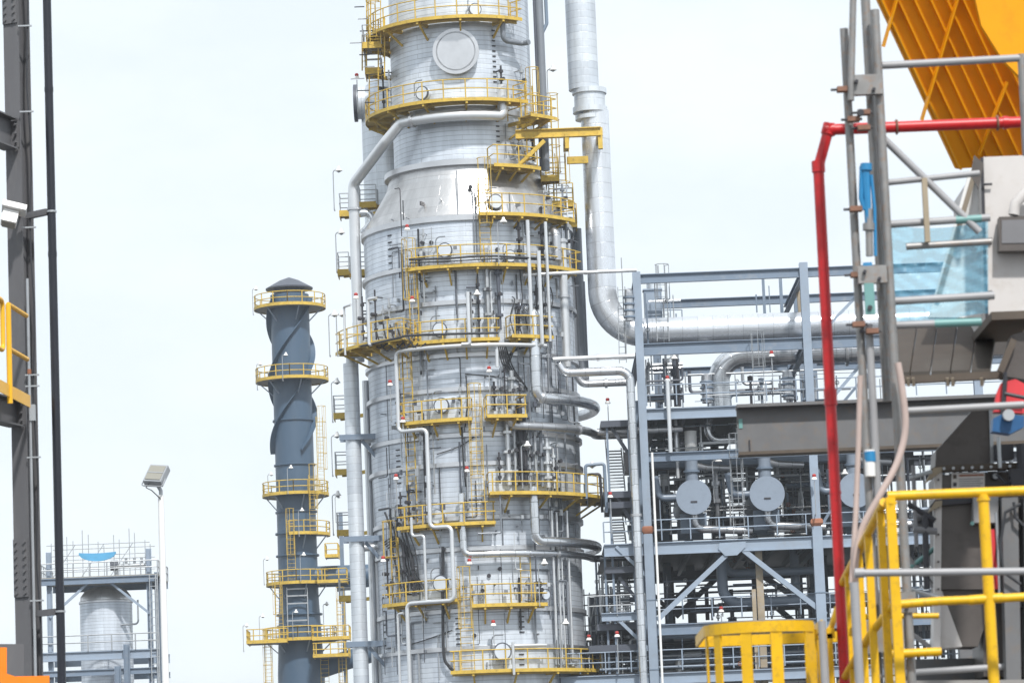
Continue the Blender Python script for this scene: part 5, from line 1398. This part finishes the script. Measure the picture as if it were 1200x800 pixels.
# blue jack and wrapped cloth
bj = thing('blue_jack', 'blue painted screw jack and rag tied between the scaffold poles', 'jack', P(1015, 370, SCY - .05))
def lean(px, py): return P(px, py, SCY - .05)
MB().tube([lean(1014, 192), lean(1016, 230), lean(1019, 285)], .026, 8, r1=.018).build('jack_body', 'blue_paint', bj)
MB().tube([lean(1010, 195), lean(1009, 232), lean(1013, 246)], .014, 7).build('jack_strap', 'blue_paint', bj)
MB().tube([lean(1021, 205), lean(1025, 245), lean(1026, 300)], .010, 7).build('jack_strap', 'blue_paint', bj)
MB().cyl(lean(1015, 200), lean(1015, 192), .034, 10).build('jack_collar', 'blue_paint', bj)
MB().tube([lean(1018, 245), lean(1019, 300)], .021, 10).build('jack_screw', 'scaff', bj)
MB().cyl(lean(1018, 262), lean(1018, 270), .034, 10).build('jack_nut', 'scaff', bj)
MB().hexa(tilted_box(lean(1019, 350), X, Y_, Z, .055, .03, .18)).build('jack_foot', 'teal_paint', bj)
MB().cyl(lean(1019, 361), lean(1019, 361) - Y_ * .03, .014, 10).build('jack_eye', 'dark', bj)
MB().hexa(tilted_box(lean(1017, 318), X, Y_, Z, .05, .02, .10)).build('jack_plate', 'blue_paint', bj)
lb = MB().cyl(P(1020, 558, SCY - .01), P(1019, 527, SCY - .01), .030, 12).build('pipe_label', 'white_paint'); tag(lb, 'white and blue sleeve label on the scaffold pole beside the hose', 'label sleeve')
MB().cyl(P(1020, 541, SCY - .01), P(1019, 529, SCY - .01), .032, 12).build('blue_band', 'blue_paint', lb)
# ledgers
for (x0_, y0_, x1_, y1_, r, m, nm) in ((1034, 77, 1290, 63, .022, 'grey_tube', 'ledger'), (1040, 214, 1148, 203, .018, 'grey_tube', 'ledger'), (1042, 263, 1160, 255, .022, 'grey_tube', 'ledger'), (1062, 289, 1162, 283, .020, 'scaff', 'ledger'),
        (1045, 353, 1165, 346, .023, 'grey_tube', 'ledger'), (1050, 381, 1150, 377, .022, 'grey_tube', 'ledger'), (1035, 162, 1148, 272, .022, 'grey_tube', 'diagonal_brace'), (1052, 482, 1200, 474, .021, 'grey_tube', 'ledger')):
    MB().tube([P(x0_, y0_, SCY + .1), P(x1_, y1_, SCY + .1)], r, 12).build(nm, m, sc)
for (x0_, y0_, x1_, y1_) in ((1120, 258, 1150, 256), (1095, 379, 1150, 377)):
    MB().tube([P(x0_, y0_, SCY + .1), P(x1_, y1_, SCY + .1)], .0235, 12).build('teal_sleeve', 'teal_paint', sc)
MB().bar(P(1083, 209, SCY + .05), P(1087, 284, SCY + .05), .035, .03, X).build('strap_bar', 'rust_yellow', sc)
MB().tube([P(1197, 64, SCY + .1), P(1203, 182, SCY + .1)], .024, 12).build('pole', 'scaff', sc)

# amber hopper with ribbed underside
AY = 25.0
hp = thing('amber_hopper', 'big amber steel hopper with ribbed sloping underside at the top right', 'hopper', P(1120, 196, AY))
A0, A1 = P(1018, -22, AY - .55), P(1121, 198, AY)            # near left edge, top to bottom
w_dir = Vector((0.97, 0.16, 0.06)).normalized()
L = 3.2
B0, B1 = A0 + w_dir * L, A1 + w_dir * L
ud = (A0 - A1).normalized(); nrm = ud.cross(w_dir).normalized()
if nrm.y > 0: nrm = -nrm
A0x = A0 + ud * 1.2; B0x = B0 + ud * 1.2
th = -nrm * .05
MB().hexa([A1, B1, B0x, A0x, A1 + th, B1 + th, B0x + th, A0x + th]).build('sloping_plate', 'amber', hp)
for k in range(13):
    o = w_dir * (0.02 + 0.115 * k)
    MB().bar(A1 + o + nrm * .028, A0x + o + nrm * .028, .011, .056, nrm).build('rib', 'amber', hp)
def on_slope(px, py, lift=.07):
    d_ = ray(px, py); t_ = (A1 + nrm * lift - CAM).dot(nrm) / d_.dot(nrm); return CAM + d_ * t_
for q0, q1 in (((1035, 55), (1056, -20)), ((1080, 141), (1128, -22)), ((1147, 182), (1180, 96))):
    MB().bar(on_slope(*q0), on_slope(*q1), .012, .05, nrm).build('cross_rib', 'amber', hp)
# side wall facing the viewer, upper right
S = [P(1134, -40, AY - .95), P(1310, -40, AY - .95), P(1310, 130, AY - .95), P(1205, 100, AY - .95), P(1175, 70, AY - .95), P(1150, 30, AY - .95)]
sb = MB().poly(S).poly([p + Y_ * .06 for p in S])
for i in range(len(S)): sb.quad(S[i], S[(i + 1) % len(S)], S[(i + 1) % len(S)] + Y_ * .06, S[i] + Y_ * .06)
sb.build('side_wall', 'amber', hp)
# leg frame so the hopper stands
lg = P(1235, 180, AY + 1.0); MB().bar(Vector((lg.x, lg.y, 0)), lg, .2, .2, X).build('leg', 'amber', hp)

# pale enclosure below the hopper
EY = 22.0
en = thing('pale_enclosure', 'pale beige steel enclosure with dark edge seam under the amber hopper', 'enclosure', P(1180, 376, EY))
def plate(pts, t=.04):
    mb = MB(); pts = [Vector(p) for p in pts]; back = [p + Y_ * t for p in pts]
    mb.poly(pts).poly(back)
    for i in range(len(pts)): mb.quad(pts[i], pts[(i + 1) % len(pts)], back[(i + 1) % len(pts)], back[i])
    return mb
plate([P(1158, 375, EY), P(1300, 372, EY), P(1300, 178, EY), P(1152, 184, EY)], 1.6).build('front_panel', 'panel_pale', en)
plate([P(1155, 376, EY - .01), P(1158.5, 376, EY - .01), P(1152.5, 184, EY - .01), P(1149, 185, EY - .01)], .02).build('edge_seam', 'dark', en)
for py in (216, 280, 342): 
    c = P(1156, py, EY - .03); MB().cyl(c - X * .02, c + X * .035, .008, 6).build('latch_pin', 'dark', en)
bx = plate([P(1171, 294, EY - .12), P(1240, 293, EY - .12), P(1240, 252, EY - .12), P(1171, 254, EY - .12)], .1).build('socket_box', 'machine', en)
plate([P(1174, 285, EY - .125), P(1240, 284, EY - .125), P(1240, 256, EY - .125), P(1174, 258, EY - .125)], .004).build('recess', 'steel_near', bx)
MB().tube([P(1188, 252, EY - .1), P(1190, 238, EY - .1), P(1206, 222, EY - .1)], .035, 10).build('spout', 'panel_pale', en)
# sloping pale side plate seen through the film
plate([P(1088, 372, EY + .3), P(1157, 372, EY + .3), P(1152, 188, EY + .3), P(1136, 200, EY + .3)], .05).build('sloping_side', 'white_paint', en)
MB().bar(P(1099, 350, EY + .28), P(1143, 200, EY + .28), .03, .02, Y_).build('side_stiffener', 'rib_metal', en)
plate([P(1138, 204, EY - .05), P(1147, 222, EY - .05), P(1153, 192, EY - .05), P(1142, 182, EY - .05)], .03).build('corner_bracket', 'machine', en)
# underside boards
ub = [P(1052, 386, EY - .2), P(1170, 381, EY - .2)]
for k in range(5):
    f0, f1 = k / 5, (k + 1) / 5 - .012
    q = [P(1052 + 118 * f0, 388 - 4 * f0, EY + .9), P(1052 + 118 * f1, 388 - 4 * f1, EY + .9), P(1044 + 118 * f1, 442 - 4 * f1, EY - .2), P(1044 + 118 * f0, 442 - 4 * f0, EY - .2)]
    mb = MB(); up_ = [p + Z * .03 for p in q]; mb.hexa(q + up_); mb.build('soffit_board', 'soffit', en)
for px0, px1 in ((1080, 1064), (1085, 1070), (1128, 1110), (1133, 1116), (1166, 1150)):
    MB().bar(P(px0, 388, EY + .86) - Z * .02, P(px1, 444, EY - .24) - Z * .02, .018, .05).build('soffit_batten', 'rib_metal', en)
MB().bar(P(1046, 446, EY - .2), P(1180, 439, EY - .2), .06, .045).build('soffit_edge', 'brown_board', en)
MB().bar(P(1150, 384, EY + .1), P(1200, 382, EY + .1), 1.0, .05).build('bottom_plate', 'brown_board', en)
plate([P(1176, 440, EY - .3), P(1210, 446, EY - .3), P(1210, 386, EY - .3), P(1186, 392, EY - .3)], .2).build('chute_mouth', 'machine', en)
MB().bar(P(1188, 398, EY - .35), P(1172, 436, EY - .35), .04, .04, Y_).build('chute_lip', 'brown_board', en)

# film sheet hung on the ledgers
fs = MB(); NU, NV = 36, 28; grid = []
for j in range(NV + 1):
    row = []
    for i in range(NU + 1):
        u, v = i / NU, j / NV
        px = 1043 + u * (1158 - 1043) + v * 8 * (1 - u); py = (264 + 6 * math.sin(u * 3.1)) * (1 - v) + (377 + 4 * math.sin(u * 5)) * v - 6 * u
        row.append(P(px, py, SCY + .16 + .02 * math.sin(u * 9 + v * 4) + .015 * math.sin(v * 11) + .008 * math.sin(u * 31 + v * 17) + .006 * math.sin(v * 43 - u * 25) + .010 * abs(math.sin(u * 7 - v * 9))))
    grid.append(row)
for j in range(NV):
    for i in range(NU): fs.quad(grid[j][i], grid[j][i + 1], grid[j + 1][i + 1], grid[j + 1][i])
tag(fs.build('plastic_sheet', 'plastic_film'), 'clear blue plastic sheet hung between the scaffold poles and pale enclosure', 'sheet')

# grey-brown machine under the enclosure
MY = 23.0
mc = thing('packing_machine', 'grey-brown hopper machine with funnel base behind the yellow rail', 'machine', P(1150, 800, MY))
def prism(name, pts, Y, depth, m): return plate([P(x_, y_, Y) for x_, y_ in pts], depth).build(name, m, mc)
prism('machine_body', ((1101, 690), (1152, 690), (1152, 556), (1098, 556)), MY, .5, 'machine')
prism('machine_body', ((1153, 792), (1290, 790), (1290, 552), (1150, 553)), MY + .12, .6, 'machine')
prism('corner_strip', ((1094, 760), (1102, 760), (1104, 548), (1096, 549)), MY - .03, .05, 'panel_pale')
prism('funnel_side', ((1096, 760), (1128, 757), (1104, 692), (1098, 692)), MY + .02, .3, 'panel_pale')
prism('funnel', ((1127, 757), (1146, 757), (1168, 690), (1100, 690)), MY + .05, .35, 'machine')
prism('sloping_hood', ((1096, 546), (1163, 543), (1161, 478), (1140, 480), (1097, 528)), MY + .1, .3, 'machine')
prism('hood_edge', ((1161, 545), (1165, 545), (1163, 476), (1159, 476)), MY + .08, .06, 'galv')
prism('flange_bar', ((1085, 553), (1290, 545), (1290, 538), (1098, 545)), MY - .05, .1, 'brown_board')
prism('flange_bar', ((1090, 593), (1150, 588), (1150, 582), (1096, 585)), MY - .05, .1, 'dark')
prism('sloping_ledge', ((1084, 566), (1104, 552), (1104, 547), (1094, 548)), MY - .06, .08, 'rust_yellow')
prism('sloping_ledge', ((1088, 600), (1104, 592), (1104, 586), (1096, 587)), MY - .06, .08, 'rust_yellow')
# instruction plate: pale label with an orange header and faint print lines
lp_ = prism('instruction_label', ((1115, 572), (1154, 571), (1154, 553), (1115, 554)), MY - .012, .008, 'panel_pale')
def lprism(name, pts, m, dy=-.016): return plate([P(x_, y_, MY + dy) for x_, y_ in pts], .003).build(name, m, lp_)
lprism('label_header', ((1124, 558), (1153, 557), (1153, 555), (1124, 556)), 'orange_rust')
for k in range(4): lprism('print_line', ((1124, 561.6 + 2.6 * k), (1152 - 3 * (k % 2), 560.8 + 2.6 * k), (1152 - 3 * (k % 2), 560 + 2.6 * k), (1124, 560.8 + 2.6 * k)), 'steel_near')
for k in range(2): lprism('pictogram', ((1117, 560.5 + 9 * k), (1121, 560.5 + 9 * k), (1121, 556 + 9 * k), (1117, 556 + 9 * k)), 'brown_board' if k == 0 else 'dark')
c = P(1166, 558, MY + .1); gg = MB().cyl(c, c - Y_ * .03, .027, 20).build('pressure_gauge', 'dark', mc); MB().cyl(c - Y_ * .031, c - Y_ * .035, .019, 20).build('gauge_face', 'galv', gg)
bxx = prism('switch_box', ((1141, 612), (1170, 612), (1170, 580), (1141, 581)), MY - .12, .12, 'grey_tube')
c = P(1139, 613, MY - .12); MB().cyl(c, c - Y_ * .02, .013, 10).build('green_button', 'teal_paint', bxx)
prism('column_leg', ((1180, 812), (1197, 812), (1193, 582), (1174, 583)), MY - .2, .15, 'girder')
prism('column_leg', ((1203, 812), (1230, 812), (1230, 582), (1199, 582)), MY - .1, .15, 'girder')
MB().tube([P(1196, 590, MY - .25), P(1178, 600, MY - .25), P(1172, 640, MY - .25), P(1176, 670, MY - .25), P(1196, 684, MY - .25)], .010, 8).build('black_cable', 'cable', mc)
MB().tube([P(1188, 588, MY - .25), P(1190, 606, MY - .25), P(1202, 618, MY - .25)], .010, 8).build('black_cable', 'cable', mc)
prism('base_slab', ((1060, 830), (1290, 830), (1290, 768), (1062, 772)), MY + .6, .5, 'girder')
prism('base_slab', ((1040, 830), (1290, 830), (1290, 795), (1040, 797)), MY - .3, .9, 'concrete')
prism('side_valve', ((1072, 612), (1094, 618), (1092, 596), (1076, 600)), MY + .1, .15, 'dark')
MB().tube([P(1073, 606, MY + .1), P(1090, 600, MY + .1)], .03, 10).build('valve_stem', 'steel_near', mc)
for (x0_, y0_, x1_, y1_, m_) in ((1063, 652, 1098, 690, 'grey_tube'), (1063, 668, 1098, 640, 'teal_paint'), (1065, 740, 1100, 765, 'grey_tube')):
    MB().tube([P(x0_, y0_, MY + .3), P(x1_, y1_, MY + .3)], .016, 8).build('strut', m_, mc)
MB().tube([P(1062, 788, MY - .1), P(1185, 780, MY - .1)], .022, 10).build('foot_tube', 'grey_tube', mc)
for q in (P(1110, 820, MY), P(1230, 820, MY)): MB().bar(Vector((q.x, q.y + .3, 0)), Vector((q.x, q.y + .3, q.z + .05)), .2, .2, X).build('leg', 'girder', mc)
# red and blue chain hoist bag
ch = thing('chain_hoist', 'red canvas hoist bag with blue gear housing at the right edge', 'hoist', P(1180, 505, 21.4))
HY = 21.4
plate([P(1165, 482, HY), P(1200, 484, HY), P(1202, 450, HY), P(1190, 444, HY), P(1174, 448, HY), P(1168, 462, HY)], .08).build('canvas_bag', 'red_cloth', ch)
plate([P(1163, 505, HY - .05), P(1184, 508, HY - .05), P(1200, 500, HY - .05), P(1200, 487, HY - .05), P(1176, 484, HY - .05), P(1164, 490, HY - .05)], .12).build('gear_housing', 'navy', ch)
c = P(1181, 487, HY - .06); MB().cyl(c, c - Y_ * .05, .035, 14).build('hand_wheel', 'galv', ch)
MB().tube([P(1178, 444, HY - .04), P(1177, 462, HY - .04), P(1175, 486, HY - .04)], .014, 8).build('hook', 'dark', ch)
MB().tube([P(1177, 461, HY - .05), P(1202, 466, HY - .05)], .012, 8).build('lever', 'dark', ch)
MB().tube([P(1178, 436, HY - .04), P(1178, 446, HY - .04)], .012, 6).build('chain', 'dark', ch)

# yellow platform guard rail, nearest
YR = 19.0
yr = thing('platform_rail', 'yellow tube guard rail with one post across the machine at right', 'railing', Vector((P(1100, 800, YR).x, YR, 0)))
def yt(name, pts, r, m='yellow_gloss', par=None): return MB().tube(pts, r, 12).build(name, m, par or yr)
tA = P(1040, 581, YR); tB = solve_x(tA, X, 1330); tB = P(1290, 571, YR)
yt('top_rail', [tA, tB], .026)
yt('mid_rail', [P(1050, 708, YR), P(1100, 704, YR), P(1147, 702, YR)], .023); yt('mid_rail', [P(1164, 701, YR), P(1290, 694, YR)], .023)
yt('rail_sleeve', [P(1135, 703, YR), P(1158, 701, YR)], .026); yt('rail_sleeve', [P(1158, 701, YR), P(1175, 700, YR)], .026)
pp = P(1152, 579, YR); yt('post', [Vector((pp.x, pp.y, 0.2)), pp], .030)
pp = P(1043, 583, YR); MB().bar(Vector((pp.x, pp.y, .2)), pp, .062, .05, X).build('post', 'yellow_gloss', yr)
# stair rail descending away to the left
srr = thing('stair_rail', 'yellow stair handrail descending left with closely spaced posts', 'railing', Vector((P(1000, 800, YR + .6).x, YR + .6, 0)))
S0, S1 = P(1036, 588, YR + .05), P(984, 690, YR + 1.6)
MB().tube([S0, S1], .024, 12).build('hand_rail', 'yellow_gloss', srr)
MB().tube([P(1048, 708, YR + .05), P(1022, 740, YR + .7), P(986, 800, YR + 1.6)], .023, 12).build('mid_rail', 'yellow_gloss', srr)
for f, w_ in ((.08, .05), (.35, .055), (.56, .05), (.80, .05), (.98, .05)):
    p = S0.lerp(S1, f); MB().bar(Vector((p.x, p.y, 0)), p, w_, .04, X).build('post', 'yellow_gloss', srr)
for py in (722, 790): MB().tube([P(1000, py, YR + 1.2), P(1100, py - 1, YR + 1.2)], .016, 10).build('cross_rail', 'yellow_gloss', srr) if py < 780 else None
MB().tube([P(1040, 766, YR + .9), P(1103, 763, YR + .9)], .025, 10).build('lower_rail', 'yellow_gloss', srr)
# grey tube rail in front
gt = thing('grey_rail', 'grey level tube rail with short end post in front of yellow rail', 'railing', Vector((P(1005, 800, YR - .4).x, YR - .4, 0)))
MB().tube([P(1006, 671, YR - .4), P(1290, 668, YR - .4)], .0195, 12).build('level_tube', 'grey_tube', gt)
p = P(1001, 682, YR - .4); MB().tube([Vector((p.x, p.y, 0)), p], .024, 12).build('end_post', 'grey_tube', gt)
MB().cyl(P(1006, 671, YR - .4) - X * .02, P(1006, 671, YR - .4) + X * .03, .025, 12).build('end_cap', 'grey_tube', gt)
p = P(963, 727, YR + .8); MB().tube([Vector((p.x, p.y, 0)), p], .022, 12).build('end_post', 'grey_tube', gt)
# hose
hs = MB(); pts = [P(1052, 425, SCY - .15), P(1057, 455, SCY - .15), P(1061, 500, SCY - .15), P(1052, 540, SCY - .17), P(1033, 577, SCY - .2), P(1012, 615, SCY - .2), P(1003, 650, SCY - .2), P(1002, 690, SCY - .2)]
out = []
for i in range(len(pts) - 1):
    p0, p1, p2, p3 = pts[max(0, i - 1)], pts[i], pts[i + 1], pts[min(len(pts) - 1, i + 2)]
    for k in range(6):
        t = k / 6; out.append(0.5 * ((2 * p1) + (p2 - p0) * t + (2 * p0 - 5 * p1 + 4 * p2 - p3) * t * t + (3 * p1 - p0 - 3 * p2 + p3) * t ** 3))
out.append(pts[-1])
tag(hs.tube(out, .020, 10).build('hose', 'hose'), 'pinkish beige hose curving down from scaffold to the grey rail end', 'hose')
tag(MB().tube([P(1008, 440, SCY - .1), P(1006, 520, SCY - .1), P(1003, 600, SCY - .12), P(998, 684, SCY - .2)], .016, 10).build('hose', 'hose'), 'second thinner beige hose hanging straight beside the red pipe', 'hose')
# yellow hooped ladder guard
HG = 20.0
hg = thing('hoop_guard', 'yellow flat-bar ladder hoop guard at the bottom centre right', 'ladder guard', Vector((P(880, 800, HG).x, HG, 0)))
hc_ = P(887, 738, HG + .25); zt_ = P(880, 734, HG).z; rad = .325
def arc(rad_, a0, a1, n=16): return [(hc_.x + .02 + rad_ * math.sin(R(a0 + (a1 - a0) * k / n)), hc_.y - rad_ * math.cos(R(a0 + (a1 - a0) * k / n))) for k in range(n + 1)]
def flatband(name, pts, z, h, t=.012):
    mb = MB(); prev = None
    for i, (x_, y_) in enumerate(pts):
        cx, cy = hc_.x, hc_.y; d_ = Vector((x_ - cx, y_ - cy, 0)).normalized() * t
        cur = [Vector((x_, y_, z)), Vector((x_, y_, z + h)), Vector((x_, y_, z + h)) - d_, Vector((x_, y_, z)) - d_]
        if prev:
            for e in range(4): mb.quad(prev[e], cur[e], cur[(e + 1) % 4], prev[(e + 1) % 4])
        prev = cur
    mb.build(name, 'yellow_gloss', hg)
f_arc = arc(rad, -95, 62); 
flatband('top_hoop', f_arc, zt_ - .035, .062)
e0_, e1_ = f_arc[-1], f_arc[0]
for q0_, q1_ in (((e0_[0] + .05, e0_[1] + .02), (e0_[0] + .05, e0_[1] + 1.2)), ((e0_[0] + .25, e0_[1] + 1.2), (e1_[0] + .02, e1_[1] + 1.0)), ((e1_[0] + .01, e1_[1] + .01), (e1_[0] + .01, e1_[1] + .98))):
    MB().bar((q0_[0], q0_[1], zt_), (q1_[0], q1_[1], zt_), .014, .062).build('rear_band', 'yellow_gloss', hg)
for a_, w_ in ((-80, .03), (-54, .056), (-19, .062), (12, .066), (56, .10)):
    x_, y_ = hc_.x + .02 + (rad - .012) * math.sin(R(a_)), hc_.y - (rad - .012) * math.cos(R(a_))
    MB().bar((x_, y_, 0.4), (x_, y_, zt_ + .02), w_, .012, (math.sin(R(a_)), -math.cos(R(a_)), 0)).build('cage_bar', 'yellow_gloss', hg)
for zz in (zt_ - 1.0, zt_ - 2.0): flatband('lower_hoop', arc(rad, -95, 62, 20), zz, .06)
hb2 = thing('side_gate_rail', 'short yellow rail between the hoop guard and the red pipe', 'railing', Vector((P(960, 800, HG + .5).x, HG + .5, 0)))
a = P(946, 744, HG + .5); MB().bar(a, P(978, 741, HG + .5), .03, .06).build('top_rail', 'yellow_gloss', hb2)
for px in (953, 960, 972): q = P(px, 742 + (6 if px < 970 else 0), HG + .5); MB().bar(Vector((q.x, q.y, 0)), q, .03, .03, X).build('post', 'yellow_gloss', hb2)
MB().tube([P(948, 768, HG + .5), P(974, 735, HG + .6), P(981, 712, HG + .7)], .018, 10).build('sloping_rail', 'yellow_gloss', hb2)

# nuts, collars and fittings on the near things
for px, py in ((1043, 583), (1152, 579)):
    c = P(px, py, YR); MB().cyl(c - Z * .035, c - Z * .02, .036, 14).build('weld_collar', 'yellow_gloss', yr)
for i in range(9):
    c = P(1106 + i * 11, 549 - i * .4, MY - .06); MB().cyl(c, c - Y_ * .02, .010, 6).build('bolt', 'galv', mc)
for i in range(6):
    c = P(1099.5, 562 + i * 32, MY - .04); MB().cyl(c, c - Y_ * .012, .008, 6).build('bolt', 'machine', mc)
for (x0_, y0_, x1_, y1_, r_, m_) in ((1168, 600, 1172, 700, .014, 'galv'), (1162, 620, 1166, 690, .02, 'red_cloth'), (1196, 520, 1199, 580, .03, 'dark'), (1184, 560, 1200, 548, .02, 'dark'), (1170, 512, 1172, 548, .012, 'galv'), (1204, 600, 1206, 760, .03, 'steel_near'),
        (1066, 560, 1092, 552, .014, 'galv'), (1064, 590, 1096, 610, .018, 'dark'), (1070, 620, 1098, 622, .022, 'steel_near'), (1067, 690, 1100, 700, .016, 'galv'), (1070, 545, 1074, 640, .014, 'steel_near'), (1084, 600, 1086, 690, .02, 'dark')):
    MB().tube([P(x0_, y0_, MY - .12), P(x1_, y1_, MY - .12)], r_, 8).build('service_pipe', m_, mc)
for c_, s_ in ((P(1196, 560, MY - .1), .14), (P(1176, 530, MY + .05), .12), (P(1192, 700, MY - .02), .16)):
    MB().box(c_, s_, .1, s_ * .8).build('terminal_box', 'dark', mc)
MB().tube([P(1168, 556, MY - .1), P(1180, 566, MY - .14), P(1190, 560, MY - .14), P(1198, 572, MY - .12)], .009, 6).build('black_cable', 'cable', mc)

# clamps and weld beads on the red pipe
for f_ in (.25, .62):
    c = top.lerp(end, f_); MB().tube([c + Y_ * (.040 * math.cos(k * math.pi / 8)) + Z * (.040 * math.sin(k * math.pi / 8)) for k in range(16)], .007, 5, closed=True).build('pipe_clamp', 'rusty', rp)
for z_ in (k1.z - .9, k1.z - 1.9):
    c = Vector((k1.x, FYr, z_)); MB().cyl(c - Z * .006, c + Z * .006, .0345, 16).build('weld_bead', 'red_gloss', rp)
c = Vector((k1.x, FYr, k1.z - 1.35)); MB().cyl(c - Z * .045, c + Z * .045, .038, 16).build('coupling', 'red_gloss', rp)

# ------------------------------------------------------------------ hazy air
hz = bpy.data.materials.new('haze_air'); hz.use_nodes = True
hn = hz.node_tree.nodes; hn.clear()
ho = hn.new('ShaderNodeOutputMaterial'); hv = hn.new('ShaderNodeVolumePrincipled')
hv.inputs['Color'].default_value = (0.90, 0.95, 1.0, 1); hv.inputs['Density'].default_value = 0.0002; hv.inputs['Anisotropy'].default_value = 0.2
hz.node_tree.links.new(hv.outputs['Volume'], ho.inputs['Volume']); MATS['haze_air'] = hz
hb = MB().box((0, 0, 33.5), 5004, 5004, 69).build('haze', 'haze_air', origin=(0, 0, -1))
hb['kind'] = 'stuff'
